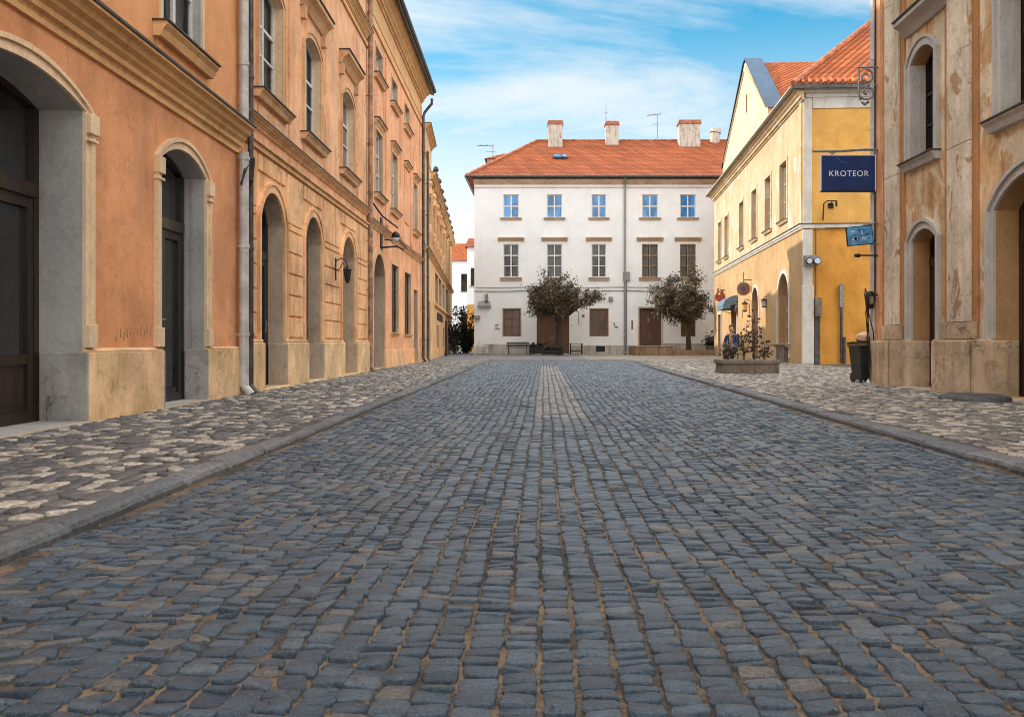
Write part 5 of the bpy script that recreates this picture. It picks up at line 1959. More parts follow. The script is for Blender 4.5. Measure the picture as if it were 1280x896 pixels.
def big_sign():
    t = thing('hanging_sign', 'large navy blue sign with white capital letters hung from a bar', 'sign', (6.55, 17.0, 4.52))
    mb = MB()
    mb.tube([(0.12, 0.0, -0.02), (-0.35, 0, 0.0), (-0.85, 0, -0.03), (-1.36, 0, -0.03)], 0.026, 8)
    mb.tube([(-0.15, 0, -0.01), (-0.15, 0, -0.14)], 0.012, 6)
    mb.tube([(-0.98, 0, -0.03), (-0.98, 0, -0.14)], 0.012, 6)
    mb.tube([(-1.05, 0, -0.04), (-0.98, 0.02, -0.09), (-0.90, 0, -0.04)], 0.010, 5)
    mb.box(0.0, 0.12, -0.06, 0.06, -0.14, 0.06)
    mb.build('bracket', 'iron_grey', t)
    x0, x1, z0, z1 = -1.20, -0.165, -0.80, -0.12
    mb = MB()
    mb.box(x0, x1, -0.025, 0.025, z0, z1, 0)
    mb.build('sign_board', 'sign_blue', t, bevel=0.006)
    mb = MB()
    mb.box(x0 - 0.012, x1 + 0.012, -0.030, 0.030, z1, z1 + 0.014, 0)
    mb.box(x0 - 0.012, x1 + 0.012, -0.030, 0.030, z0 - 0.02, z0, 1)
    mb.box(x0 - 0.014, x0, -0.030, 0.030, z0, z1, 0)
    mb.box(x1, x1 + 0.014, -0.030, 0.030, z0, z1, 0)
    mb.build('sign_frame', ['sign_white', 'iron'], t)
    font_mesh('KROTEOR', 0.155, 0.002, 'sign_white', 'lettering', t, ((x0 + x1) / 2 + 0.01, -0.029, z0 + 0.33), (R(90), 0, 0))
    mb = MB()
    pts = [(x0 + 0.29, -0.027, z1 - 0.01), (x0 + 0.33, -0.027, z1 - 0.07), (x0 + 0.38, -0.027, z1 - 0.11), (x0 + 0.48, -0.027, z1 - 0.14)]
    mb.tube(pts, 0.004, 4)
    mb.build('scratch', 'sign_light', t)


def small_sign():
    t = thing('hanging_sign', 'small tilted light blue sign with a dark round emblem, below the navy one', 'sign', (6.55, 17.0, 3.02))
    mb = MB()
    mb.tube([(0.10, 0, 0.08), (-0.10, 0, 0.09), (-0.40, 0, 0.03)], 0.018, 6)
    mb.tube([(0.12, 0, -0.32), (-0.16, 0, -0.31)], 0.018, 6)
    mb.tube([(0.16, 0, -0.36), (0.20, 0.0, -0.40)], 0.035, 8)
    mb.tube([(-0.62, 0.02, 0.0), (-1.1, 0.04, 0.0)], 0.010, 5)
    mb.build('bracket', 'iron_grey', t)
    a = R(5)
    Rm = Matrix.Rotation(-a, 3, 'Y')
    ctr = Vector((-0.455, 0, -0.16))
    mb = MB()
    mb.obox(ctr, Rm, 0.255, 0.018, 0.185)
    mb.build('sign_frame', 'iron', t)
    mb = MB()
    mb.obox(ctr + Vector((0, -0.012, 0)), Rm, 0.240, 0.012, 0.170)
    mb.build('sign_board', 'sign_light', t)
    mb = MB()

    def P(u, v):
        return ctr + Rm @ Vector((u, -0.0265, v))
    for (u, v, w_, hh) in ((0.05, 0.10, 0.17, 0.022), (0.09, 0.06, 0.13, 0.018), (0.14, 0.01, 0.09, 0.03), (0.02, 0.05, 0.012, 0.09), (0.16, -0.06, 0.06, 0.02), (-0.10, 0.02, 0.07, 0.012)):
        mb.obox(P(u, v), Rm, w_ / 2, 0.0015, hh / 2)
    mb.build('lettering', 'sign_mid', t)
    mb = MB()
    for (u, v, w_, hh) in ((-0.13, 0.09, 0.07, 0.02), (0.04, 0.06, 0.02, 0.08), (0.12, 0.055, 0.03, 0.012), (0.05, -0.05, 0.012, 0.05), (0.10, -0.05, 0.09, 0.012), (0.09, -0.085, 0.05, 0.012), (-0.14, -0.07, 0.02, 0.04)):
        mb.obox(P(u, v) + Vector((0, -0.001, 0)), Rm, w_ / 2, 0.0015, hh / 2)
    mb.build('lettering', 'sign_white', t)
    mb = MB()
    c = P(-0.09, -0.05)
    for r_, y_, mi in ((0.062, -0.001, 1), (0.046, -0.003, 2), (0.036, -0.005, 0)):
        ring = [c + Vector((r_ * math.cos(k * math.pi / 10), y_, r_ * math.sin(k * math.pi / 10))) for k in range(20)]
        mb.poly(ring, mi)
    mb.build('emblem', ['iron', 'sign_mid', 'sign_white'], t)


big_sign()
small_sign()


def corner_fittings():
    t = tag(None or MB_scroll(), 'curling wrought iron scroll bracket above the navy sign', 'iron bracket')
    # short lamp arm and wall speaker on the same corner
    t = thing('wall_spotlight', 'small black spotlight on a short arm below the light blue sign', 'spotlight', (6.5, 17.0, 2.48))
    mb = MB()
    mb.tube([(0.05, 0, 0), (-0.42, 0, 0.0)], 0.016, 6)
    mb.build('arm', 'iron', t)
    mb = MB()
    mb.tube([(-0.40, 0, 0), (-0.50, 0, 0)], [0.045, 0.03], 8)
    mb.build('lamp_head', 'iron', t)
    t = thing('alarm_box', 'black alarm box with pale face fixed beside the corner pipe, above the bin', 'alarm box', (6.30, 17.0, 1.62))
    mb = MB()
    mb.lathe([(0.06, -0.17), (0.085, -0.1), (0.085, 0.12), (0.05, 0.17)], 10)
    mb.tube([(0.05, 0, 0.1), (0.2, 0, 0.1)], 0.014, 6)
    mb.build('casing', 'iron', t, smooth=True)
    mb = MB()
    mb.box(-0.04, 0.03, -0.095, -0.08, -0.08, 0.06)
    mb.build('face_plate', 'iron_grey', t)


def MB_scroll():
    mb = MB()
    c = Vector((6.22, 17.0, 5.75))

    def spiral(cx, cz, r0, r1, a0, a1, n=22):
        return [c + Vector((cx + (r0 + (r1 - r0) * i / n) * math.cos(a0 + (a1 - a0) * i / n), 0, cz + (r0 + (r1 - r0) * i / n) * math.sin(a0 + (a1 - a0) * i / n))) for i in range(n + 1)]
    mb.tube([c + Vector((-0.14, 0, 0.38)), c + Vector((-0.14, 0, -0.15)), c + Vector((-0.10, 0, -0.28))], 0.018, 6)
    mb.tube([c + Vector((-0.16, 0, 0.36)), c + Vector((0.30, 0, 0.36))], 0.018, 6)
    mb.tube(spiral(0.0, 0.18, 0.15, 0.04, R(100), R(-330)), 0.019, 6)
    mb.tube(spiral(0.02, -0.12, 0.16, 0.04, R(200), R(620)), 0.019, 6)
    mb.tube([c + Vector((0.14, 0, 0.16)), c + Vector((0.06, 0, 0.03)), c + Vector((-0.10, 0, -0.05))], 0.017, 6)
    mb.tube([c + Vector((-0.08, 0, -0.30)), c + Vector((-0.02, 0, -0.36)), c + Vector((0.05, 0, -0.30))], 0.03, 6)
    mb.tube([c + Vector((0.16, 0, 0.0)), c + Vector((0.32, 0, 0.1))], 0.014, 6)
    return mb.build('scroll_bracket', 'iron_grey', None, smooth=True)


corner_fittings()


def wheelie_bin():
    t = thing('wheelie_bin', 'black wheelie bin with a peach bag on its lid', 'bin', (6.43, 17.65, 0), R(6))
    mb = MB()
    lo, hi = 0.165, 0.215
    b, tp = 0.05, 0.70
    vs = [(-lo, -0.19, b), (lo, -0.19, b), (lo, 0.19, b), (-lo, 0.19, b), (-hi, -0.25, tp), (hi, -0.25, tp), (hi, 0.26, tp), (-hi, 0.26, tp)]
    mb.add(vs, [(0, 3, 2, 1), (4, 5, 6, 7), (0, 1, 5, 4), (2, 3, 7, 6), (3, 0, 4, 7), (1, 2, 6, 5)])
    mb.box(-hi - 0.02, hi + 0.02, -0.27, 0.28, tp + 0.002, tp + 0.05)
    mb.box(-0.1, 0.1, -0.205, -0.19, 0.08, 0.14)
    mb.build('bin_body', 'bin', t, bevel=0.015)
    mb = MB()
    mb.extrude([(-0.30, tp + 0.055), (-0.28, tp + 0.085), (0.0, tp + 0.12), (0.27, tp + 0.10), (0.30, tp + 0.055)], -hi - 0.025, hi + 0.025)
    mb.build('lid', 'bin', t, bevel=0.012)
    mb = MB()
    mb.tube([(-hi + 0.02, 0.33, tp + 0.03), (hi - 0.02, 0.33, tp + 0.03)], 0.016, 8)
    for s in (-1, 1):
        mb.tube([(s * (hi - 0.04), 0.27, tp + 0.03), (s * (hi - 0.04), 0.34, tp + 0.03)], 0.014, 6)
    mb.build('handle', 'bin', t)
    for s in (-1, 1):
        mb = MB()
        mb.tube([(s * 0.12, 0.22, 0.10), (s * 0.16, 0.22, 0.10)], 0.10, 16)
        mb.build('wheel', 'bin', t)
    for x in (-0.15, 0.15):
        mb = MB()
        mb.box(x - 0.02, x + 0.02, -0.18, -0.12, 0.0, 0.052)
        mb.build('foot', 'bin', t)
    # the bag
    bm = bmesh.new()
    bmesh.ops.create_icosphere(bm, subdivisions=3, radius=1.0)
    for v in bm.verts:
        n = 1 + 0.10 * math.sin(v.co.x * 5 + 1) * math.cos(v.co.y * 6) + 0.06 * math.sin(v.co.z * 9 + v.co.x * 4)
        v.co = Vector((v.co.x * 0.17 * n, v.co.y * 0.16 * n, max(v.co.z, -0.6) * 0.12 * n))
    me = bpy.data.meshes.new('plastic_bag')
    bm.to_mesh(me)
    bm.free()
    me.materials.append(M['bag'])
    me.polygons.foreach_set('use_smooth', [True] * len(me.polygons))
    o = bpy.data.objects.new('plastic_bag', me)
    C.objects.link(o)
    o.location = (6.41, 17.6, tp + 0.185)
    tag(o, 'crumpled peach bag lying on the black bin', 'bag')


wheelie_bin()


def stone_slab():
    mb = MB()
    n = 14
    ring = [(0.42 * math.cos(2 * math.pi * k / n) * (1 + 0.1 * math.sin(k * 2.3)), 0.62 * math.sin(2 * math.pi * k / n) * (1 + 0.08 * math.cos(k * 1.7))) for k in range(n)]
    vs = [(x, y, 0.0) for x, y in ring] + [(x * 0.97, y * 0.97, 0.05) for x, y in ring] + [(x * 0.86, y * 0.86, 0.07) for x, y in ring] + [(0, 0, 0.075)]
    fs = []
    for k in range(n):
        k2 = (k + 1) % n
        fs += [(k, k2, n + k2, n + k), (n + k, n + k2, 2 * n + k2, 2 * n + k), (2 * n + k, 2 * n + k2, 3 * n)]
    mb.add(vs, fs)
    o = mb.build('stone_slab', simple('dark slate', (0.055, 0.058, 0.062), 0.6, 0, 0.3, 9, 0.4), None, smooth=True)
    o.location = (6.05, 12.35, 0.0)
    tag(o, 'dark flat doorstep stone lying before the near right doorway', 'stone slab')


stone_slab()

# ------------------------------------------------------------------ in front of the yellow house


def planter():
    t = thing('stone_trough', 'low weathered stone planter with dry stems before the yellow house', 'planter', (5.32, 23.1, 0), R(0))
    # trough outline, slightly bowed
    def outline(k):
        w_, l_ = 0.74 * k, 0.48 * k
        return [(-w_, -l_), (-w_ * 0.5, -l_ * 1.08), (w_ * 0.4, -l_ * 1.08), (w_, -l_), (w_ * 1.0, l_), (-w_, l_)]
    mb = MB()
    o_ = outline(1.0)
    i_ = outline(0.86)
    lip = outline(1.05)
    n = len(o_)
    vs = [(x, y, 0) for x, y in o_] + [(x * 0.97, y * 0.97, 0.24) for x, y in o_] + [(x, y, 0.25) for x, y in lip] + [(x, y, 0.36) for x, y in lip] + [(x, y, 0.36) for x, y in i_] + [(x, y, 0.27) for x, y in i_]
    fs = []
    for r in range(5):
        for k in range(n):
            k2 = (k + 1) % n
            fs.append((r * n + k, r * n + k2, (r + 1) * n + k2, (r + 1) * n + k))
    mb.add(vs, fs)
    mb.build('trough', 'stone_old', t, bevel=0.02)
    mb = MB()
    mb.poly([(x, y, 0.30) for x, y in outline(0.88)])
    mb.build('soil', 'soil', t)


planter()


def dry_plant(x, y, z, hgt, n, seed, label):
    rr = random.Random(seed)
    mb = MB()
    for k in range(n):
        a = rr.uniform(0, 6.28)
        lean = rr.uniform(0.05, 0.35)
        hh = hgt * rr.uniform(0.5, 1.0)
        p = [Vector((0.06 * math.cos(a), 0.06 * math.sin(a), 0))]
        for s in range(1, 6):
            f = s / 5
            p.append(Vector((lean * hh * f ** 1.5 * math.cos(a) + rr.uniform(-.03, .03), lean * hh * f ** 1.5 * math.sin(a) + rr.uniform(-.03, .03), hh * f)))
        mb.tube(p, [0.014, 0.012, 0.011, 0.009, 0.008, 0.006], 5)
        for s in (2, 3, 4, 5):
            for q in range(2):
                aa = rr.uniform(0, 6.28)
                l_ = rr.uniform(0.08, 0.22)
                e = p[s] + Vector((math.cos(aa) * l_, math.sin(aa) * l_, rr.uniform(-0.02, 0.12)))
                mb.tube([p[s], (p[s] + e) / 2 + Vector((0, 0, 0.02)), e], 0.005, 4)
                nrm = Vector((rr.uniform(-1, 1), rr.uniform(-1, 1), rr.uniform(-1, 1))).normalized() * 0.05
                oth = nrm.cross(Vector((0.3, 0.9, 0.2))).normalized() * 0.03
                mb.quad(e - nrm, e + oth, e + nrm, e - oth)
    o = mb.build('dry_plant', 'twig', None)
    o.location = (x, y, z)
    tag(o, label, 'plant', 'dry plants in the stone planter')


dry_plant(5.50, 23.1, 0.30, 1.35, 6, 3, 'tallest dry brown plant, right of centre in the stone planter')
dry_plant(5.25, 23.1, 0.30, 0.75, 6, 5, 'bushy knee-high dry plant at the middle of the stone planter')
dry_plant(5.80, 23.15, 0.30, 0.55, 5, 9, 'short dry plant at the right end of the stone planter')
dry_plant(4.85, 23.15, 0.30, 0.45, 4, 12, 'lowest dry sprig near the left end of the stone planter')


def round_sign(x, y, z, r, kind, label):
    t = thing('round_sign', label, 'sign', (x, y, z))
    mb = MB()
    mb.tube([(0.0, 0, r + 0.10), (0.45, 0, r + 0.10)], 0.022, 6)
    mb.tube([(0.0, 0, r - 0.02), (0.0, 0, r + 0.45)], 0.015, 6)
    mb.build('bracket', 'iron', t)

    def disc(r_, y0, y1, dx=0, dz=0, n=24):
        m_ = MB()
        ring = [(dx + r_ * math.cos(2 * math.pi * k / n), dz + r_ * math.sin(2 * math.pi * k / n)) for k in range(n)]
        m_.poly([(a, y0, b) for a, b in ring])
        m_.poly([(a, y1, b) for a, b in ring])
        for k in range(n):
            a, b = ring[k], ring[(k + 1) % n]
            m_.quad((a[0], y0, a[1]), (b[0], y0, b[1]), (b[0], y1, b[1]), (a[0], y1, a[1]))
        return m_
    if kind == 0:
        disc(r, -0.03, 0.03).build('sign_board', 'sign_tan', t)
        disc(r * 0.84, -0.036, -0.031).build('ring', 'sign_red', t)
        disc(r * 0.80, -0.042, -0.037, 0.0, r * 0.04).build('ring', 'stone_old', t)
        disc(r * 0.52, -0.048, -0.043, 0, -r * 0.08).build('ring', 'sign_red', t)
        disc(r * 0.28, -0.054, -0.049, 0, r * 0.06).build('emblem', 'sign_mid', t)
    else:
        disc(r, -0.04, 0.04).build('sign_board', 'sign_red', t)
        m_ = disc(r * 0.22, -0.05, -0.041, -0.05, r * 0.55)
        m_.build('emblem', 'sign_white', t)
        mb = MB()
        mb.box(-0.16, -0.07, -0.03, 0.03, r * 0.85, r + 0.18)
        mb.box(0.06, 0.20, -0.03, 0.03, r * 0.75, r + 0.12)
        mb.build('finial', 'stone_old', t)


round_sign(9.75, 43.0, 3.42, 0.34, 0, 'round ringed red and tan sign hanging above the blue awning')
round_sign(10.3, 51.5, 3.48, 0.29, 1, 'plain rust red round sign at the far end of the yellow house')


def awning():
    t = thing('awning', 'faded blue canvas awning over a doorway of the yellow house', 'awning', (10.42, 48.2, 2.72), R(-3))
    mb = MB()
    n = 10
    pr = [(0.0, 0.62), (-0.35, 0.55), (-0.66, 0.36), (-0.78, 0.10), (-0.78, -0.12)]
    for k in range(len(pr) - 1):
        (x0, z0), (x1, z1) = pr[k], pr[k + 1]
        mb.quad((x0, -1.2, z0), (x1, -1.2, z1), (x1, 1.2, z1), (x0, 1.2, z0))
        mb.quad((x0, -1.2, z0 - 0.03), (x1 + 0.02, -1.2, z1 - 0.03), (x1 + 0.02, 1.2, z1 - 0.03), (x0, 1.2, z0 - 0.03))
    for s in (-1.2, 1.2):
        mb.poly([(x, s, z) for x, z in pr] + [(0.0, s, -0.12)])
    mb.build('canvas', 'fabric_blue', t)
    mb = MB()
    for s in (-1.1, 1.1):
        mb.tube([(0.0, s, -0.3), (-0.74, s, -0.05)], 0.02, 6)
    mb.build('arm', 'iron', t)


awning()


def shop_lantern(x, y, z, s, mat, label):
    t = thing('wall_lantern', label, 'lantern', (x, y, z))
    mb = MB()
    mb.tube([(0.25, 0, 0.35 * s), (0.0, 0, 0.38 * s), (0.0, 0, 0.28 * s)], 0.02, 6)
    mb.lathe([(0.03, 0.28 * s), (0.17 * s, 0.18 * s), (0.17 * s, 0.15 * s)], 8)
    mb.lathe([(0.12 * s, -0.16 * s), (0.12 * s, -0.20 * s), (0.04, -0.24 * s)], 8)
    mb.build('lantern_frame', 'iron', t)
    mb = MB()
    mb.lathe([(0.14 * s, 0.15 * s), (0.11 * s, -0.16 * s)], 8)
    mb.build('lantern_glass', mat, t)


shop_lantern(9.95, 43.6, 2.55, 1.0, 'lamp_glass', 'square amber lantern beside the arched brown door of the yellow house')
shop_lantern(9.8, 45.6, 2.55, 1.0, 'glass_dark', 'dark black lantern hanging just under the blue awning')
shop_lantern(9.82, 39.3, 2.55, 0.8, 'lens', 'slim white lantern between the two arches of the yellow house')


def corner_camera():
    t = thing('corner_lamp', 'grey twin floodlight box on the pale corner pilaster of the yellow house', 'floodlight', (9.72, 32.35, 3.78))
    mb = MB()
    mb.box(-0.16, 0.36, -0.10, 0.1, -0.16, 0.22, 0)
    mb.tube([(0.1, 0.0, 0.05), (0.1, 0.25, 0.05)], 0.03, 6)
    mb.build('housing', 'iron_grey', t, bevel=0.02)
    for dx, r in ((-0.02, 0.12), (0.27, 0.14)):
        mb = MB()
        mb.tube([(dx, -0.22, 0.0), (dx, -0.02, 0.02)], [r, r * 0.7], 14)
        o = mb.build('lamp_head', 'zinc_dark', t)
        mb = MB()
        mb.tube([(dx, -0.235, 0.0), (dx, -0.221, 0.0)], [r * 0.75, r * 0.8], 14)
        mb.build('lens', 'lens', o)
    t = thing('sign_arm', 'bent iron arm without a sign, high on the ochre end wall', 'bracket', (10.5, 32.55, 5.75))
    mb = MB()
    mb.tube([(-0.2, -0.05, -0.45), (-0.2, -0.15, 0.15), (-0.1, -0.2, 0.25), (0.25, -0.2, 0.25)], 0.025, 6)
    mb.tube([(0.25, -0.2, 0.25), (0.25, -0.2, 0.05)], 0.04, 8)
    mb.tube([(0.1, 0.0, 0.1), (0.1, -0.2, 0.25)], 0.02, 6)
    mb.box(0.0, 0.2, -0.03, 0.04, 0.0, 0.2)
    mb.build('arm', 'iron', t)


corner_camera()


def flood(y):
    return y


# ------------------------------------------------------------------ person sitting at the shop
def seated_person():
    t = thing('person', 'seated person with dark hair, navy jacket and ochre shirt behind the planter', 'person', (6.42, 30.0, 0), R(150))
    me = bpy.data.meshes.new('body')
    V, E, Rr = [], [], []

    def add(p, r, prev=None):
        V.append(p)
        Rr.append(r)
        if prev is not None:
            E.append((prev, len(V) - 1))
        return len(V) - 1
    # local frame: faces +y
    pel = add((0, 0, 0.52), 0.155)
    w1 = add((0, 0.02, 0.68), 0.145, pel)
    ch = add((0, 0.05, 0.88), 0.165, w1)
    sh = add((0, 0.05, 1.03), 0.11, ch)
    nk = add((0, 0.07, 1.12), 0.052, sh)
    hd = add((0, 0.09, 1.20), 0.075, nk)
    hd2 = add((0, 0.10, 1.28), 0.088, hd)
    hd3 = add((0, 0.09, 1.36), 0.060, hd2)
    for s in (-1, 1):
        a = add((s * 0.19, 0.05, 1.01), 0.068, sh)
        b = add((s * 0.25, 0.10, 0.77), 0.050, a)
        c = add((s * 0.14, 0.33, 0.72), 0.038, b)
        d = add((s * 0.09, 0.41, 0.72), 0.030, c)
        p = add((s * 0.10, 0.08, 0.50), 0.10, pel)
        q = add((s * 0.12, 0.46, 0.50), 0.068, p)
        r = add((s * 0.12, 0.44, 0.10), 0.045, q)
        f = add((s * 0.13, 0.60, 0.045), 0.038, r)
    me.from_pydata(V, E, [])
    o = bpy.data.objects.new('body', me)
    C.objects.link(o)
    o.parent = t
    sk = o.modifiers.new('skin', 'SKIN')
    for i, r in enumerate(Rr):
        me.skin_vertices[0].data[i].radius = (r, r * 0.85)
    me.skin_vertices[0].data[0].use_root = True
    sb = o.modifiers.new('sub', 'SUBSURF')
    sb.levels = sb.render_levels = 2
    m, k, bs = new_mat('seated figure')
    tc = k.n('ShaderNodeTexCoord')
    x, y, z = k.sep(tc.outputs['Object'])
    head = k.ramp(z, 1.085, 1.095)
    hands = k.ramp(y, 0.365, 0.375)
    upz = k.ramp(z, 0.60, 0.605)
    hand = k.math('MULTIPLY', hands, k.math('MULTIPLY', upz, 1.0))
    skinf = k.math('MAXIMUM', head, hand)
    legs = k.math('SUBTRACT', 1.0, k.ramp(z, 0.585, 0.595))
    front = k.math('MULTIPLY', k.math('SUBTRACT', 1.0, k.ramp(k.math('ABSOLUTE', x), 0.055, 0.06)), k.ramp(y, 0.08, 0.09))
    c = k.mix(front, (0.018, 0.05, 0.16), (0.42, 0.22, 0.07))
    c = k.mix(legs, c, (0.014, 0.014, 0.017))
    c = k.mix(skinf, c, (0.50, 0.28, 0.18))
    k.l(c, bs.inputs['Base Color'])
    bs.inputs['Roughness'].default_value = 0.8
    me.materials.append(m)
    # face details and hair
    bm = bmesh.new()
    bmesh.ops.create_uvsphere(bm, u_segments=16, v_segments=10, radius=1)
    for v in bm.verts:
        v.co = Vector((v.co.x * 0.098, v.co.y * 0.105 - 0.02 + 0.09, v.co.z * 0.115 + 1.30))
    bmesh.ops.delete(bm, geom=[v for v in bm.verts if v.co.y > 0.135 and v.co.z < 1.345], context='VERTS')
    hm = bpy.data.meshes.new('hair')
    bm.to_mesh(hm)
    bm.free()
    hm.materials.append(M['hair'])
    ho = bpy.data.objects.new('hair', hm)
    C.objects.link(ho)
    ho.parent = t
    mb = MB()
    for s in (-1, 1):
        mb.lathe([(0.004, -0.006), (0.011, 0.0), (0.004, 0.006)], 8, (s * 0.033, 0.176, 1.285))
    mb.tube([(-0.022, 0.172, 1.215), (0, 0.178, 1.212), (0.022, 0.172, 1.215)], 0.006, 5)
    mb.build('face', 'hair', t)
    mb = MB()
    mb.tube([(0, 0.170, 1.275), (0, 0.196, 1.250), (0, 0.176, 1.238)], [0.008, 0.014, 0.010], 6)
    mb.build('nose', 'skin', t)
    for s in (-1, 1):
        for k_ in range(5):
            mb = None
    hb = MB()
    for s in (-1, 1):
        for q in range(4):
            x0 = s * 0.09 + (q - 1.5) * 0.017
            ln = (0.075, 0.085, 0.082, 0.065)[q]
            hb.tube([(x0, 0.41, 0.722), (x0, 0.41 + ln * 0.6, 0.722), (x0, 0.41 + ln, 0.700)], [0.010, 0.009, 0.007], 6)
        hb.tube([(s * 0.065, 0.39, 0.72), (s * 0.04, 0.425, 0.725), (s * 0.03, 0.455, 0.715)], [0.011, 0.010, 0.008], 6)
    hb.build('fingers', 'skin', t, smooth=True)
    # chair under the figure
    ct = thing('cafe_chair', 'dark metal cafe chair under the seated person', 'chair', (6.42, 30.0, 0), R(170))
    mb = MB()
    mb.box(-0.21, 0.21, -0.20, 0.22, 0.40, 0.43)
    mb.build('seat', 'iron', ct, bevel=0.01)
    mb = MB()
    for s in (-1, 1):
        mb.tube([(s * 0.19, -0.20, 0.43), (s * 0.19, -0.27, 0.88)], 0.014, 6)
    mb.tube([(-0.19, -0.27, 0.88), (0, -0.30, 0.90), (0.19, -0.27, 0.88)], 0.014, 6)
    mb.tube([(-0.19, -0.235, 0.66), (0, -0.26, 0.67), (0.19, -0.235, 0.66)], 0.012, 6)
    mb.build('backrest', 'iron', ct)
    for sx in (-1, 1):
        for sy in (-1, 1):
            mb = MB()
            mb.tube([(sx * 0.18, sy * 0.19, 0.40), (sx * 0.20, sy * 0.23, 0.0)], 0.013, 6)
            mb.build('leg', 'iron', ct)
    tt = thing('cafe_table', 'small round cafe table before the seated person', 'table', (6.32, 29.35, 0))
    mb = MB()
    mb.lathe([(0.32, 0.66), (0.32, 0.69), (0.30, 0.70)], 24)
    mb.build('table_top', 'stone_old', tt)
    mb = MB()
    mb.tube([(0, 0, 0.02), (0, 0, 0.66)], 0.025, 8)
    mb.build('pedestal', 'iron', tt)
    mb = MB()
    mb.lathe([(0.22, 0.0), (0.22, 0.012), (0.03, 0.04)], 20)
    mb.build('base', 'iron', tt)


seated_person()


# ------------------------------------------------------------------ trees and shrubs
def leaf_mesh(name, centers, size, tones, mat, parent, seed):
    r = np.random.default_rng(seed)
    N = len(centers)
    d = r.normal(size=(N, 3))
    d /= np.linalg.norm(d, axis=1)[:, None]
    e = np.cross(d, r.normal(size=(N, 3)))
    e /= np.linalg.norm(e, axis=1)[:, None]
    s = size * np.exp(r.normal(0, 0.3, (N, 1)))
    nrm = np.cross(d, e) * s * 0.18
    V = np.stack([centers - d * s, centers + e * s * 0.5 + nrm, centers + d * s, centers - e * s * 0.5 + nrm], 1).reshape(-1, 3)
    me = bpy.data.meshes.new(name)
    me.vertices.add(4 * N)
    me.vertices.foreach_set('co', V.ravel().astype(np.float32))
    me.loops.add(4 * N)
    me.loops.foreach_set('vertex_index', np.arange(4 * N, dtype=np.int32))
    me.polygons.add(N)
    me.polygons.foreach_set('loop_start', (np.arange(N) * 4).astype(np.int32))
    me.update(calc_edges=True)
    at = me.attributes.new('tone', 'FLOAT', 'POINT')
    at.data.foreach_set('value', np.repeat(tones, 4).astype(np.float32))
    me.materials.append(M[mat])
    o = bpy.data.objects.new(name, me)
    C.objects.link(o)
    o.parent = parent
    return o


def tree(x, y, z, label, trunk_h, trunk_r, targets, leaf_n, seed, spread):
    """targets: (dx, dy, dz, reach) limb ends round which the leaf sprays hang"""
    r = np.random.default_rng(seed)
    t = thing('street_tree', label, 'tree', (x, y, z), 0, 'street trees before the white house')
    mb = MB()
    top = Vector((0.05, 0, trunk_h))
    mb.tube([(0, 0, -0.1), (0.02, 0, 0.15), (0.0, 0.02, trunk_h * 0.5), top], [trunk_r * 1.35, trunk_r, trunk_r * 0.85, trunk_r * 0.75], 10)
    tips = []
    for (dx, dy_, dz_, reach) in targets:
        e = Vector((dx, dy_, dz_))
        m1 = top.lerp(e, 0.45) + Vector(r.normal(0, 0.12, 3)) + Vector((0, 0, 0.1))
        mb.tube([top - Vector((0, 0, 0.15)), m1, e], [trunk_r * 0.55, trunk_r * 0.32, trunk_r * 0.10], 6)
        for q in range(7):
            f = r.uniform(0.35, 1.0)
            b = (m1.lerp(e, (f - 0.35) / 0.65))
            tip = b + Vector(r.normal(0, 1, 3) * np.array([1, 1, 0.75])).normalized() * reach * r.uniform(0.6, 1.35)
            mb.tube([b, b.lerp(tip, 0.5) + Vector(r.normal(0, 0.06, 3)), tip], [0.028, 0.018, 0.008], 4)
            tips.append((b, tip))
    mb.build('trunk', 'bark', t)
    per = leaf_n // len(tips)
    cen, ton = [], []
    for (b, tip) in tips:
        f = r.uniform(0.10, 1.12, per)[:, None]
        b_, t_ = np.array(b), np.array(tip)
        c = b_ + (t_ - b_) * f + r.normal(0, spread, (per, 3)) * np.array([1, 1, 0.8])
        cen.append(c)
        ton.append(np.clip(r.normal(r.uniform(0.25, 0.65), 0.2, per), 0, 1))
    leaf_mesh('crown', np.concatenate(cen), 0.068, np.concatenate(ton), 'leaf_dark', t, seed + 1)


def limbs(c, rad, n, seed, reach, extra=()):
    """limb ends spread evenly through an ellipsoid crown"""
    r = np.random.default_rng(seed)
    out = []
    for k in range(n):
        zz = 1 - 2 * (k + 0.5) / n
        a = k * 2.39996 + r.uniform(-0.3, 0.3)
        q = math.sqrt(1 - zz * zz)
        f = r.uniform(0.48, 0.80)
        out.append((c[0] + rad[0] * q * math.cos(a) * f, c[1] + rad[1] * q * math.sin(a) * f, c[2] + rad[2] * zz * f, reach * r.uniform(0.75, 1.15)))
    return out + list(extra)


tree(0.95, 57.0, 0.0, 'dark leaved street tree with thick trunk and a branch reaching right, before the arched door', 2.3, 0.23,
     limbs((-0.45, 0, 4.05), (2.45, 1.9, 1.55), 19, 3, 0.82, [(2.0, 0.1, 3.9, 0.6), (2.6, 0.1, 3.8, 0.45)]), 15000, 21, 0.17)
tree(9.35, 57.0, 0.25, 'dark round crowned street tree behind the low stone terrace, by the yellow house', 1.9, 0.18,
     limbs((-0.55, 0, 3.55), (2.35, 1.9, 1.85), 20, 8, 0.85, [(-2.5, 0.0, 3.2, 0.5)]), 16000, 34, 0.17)


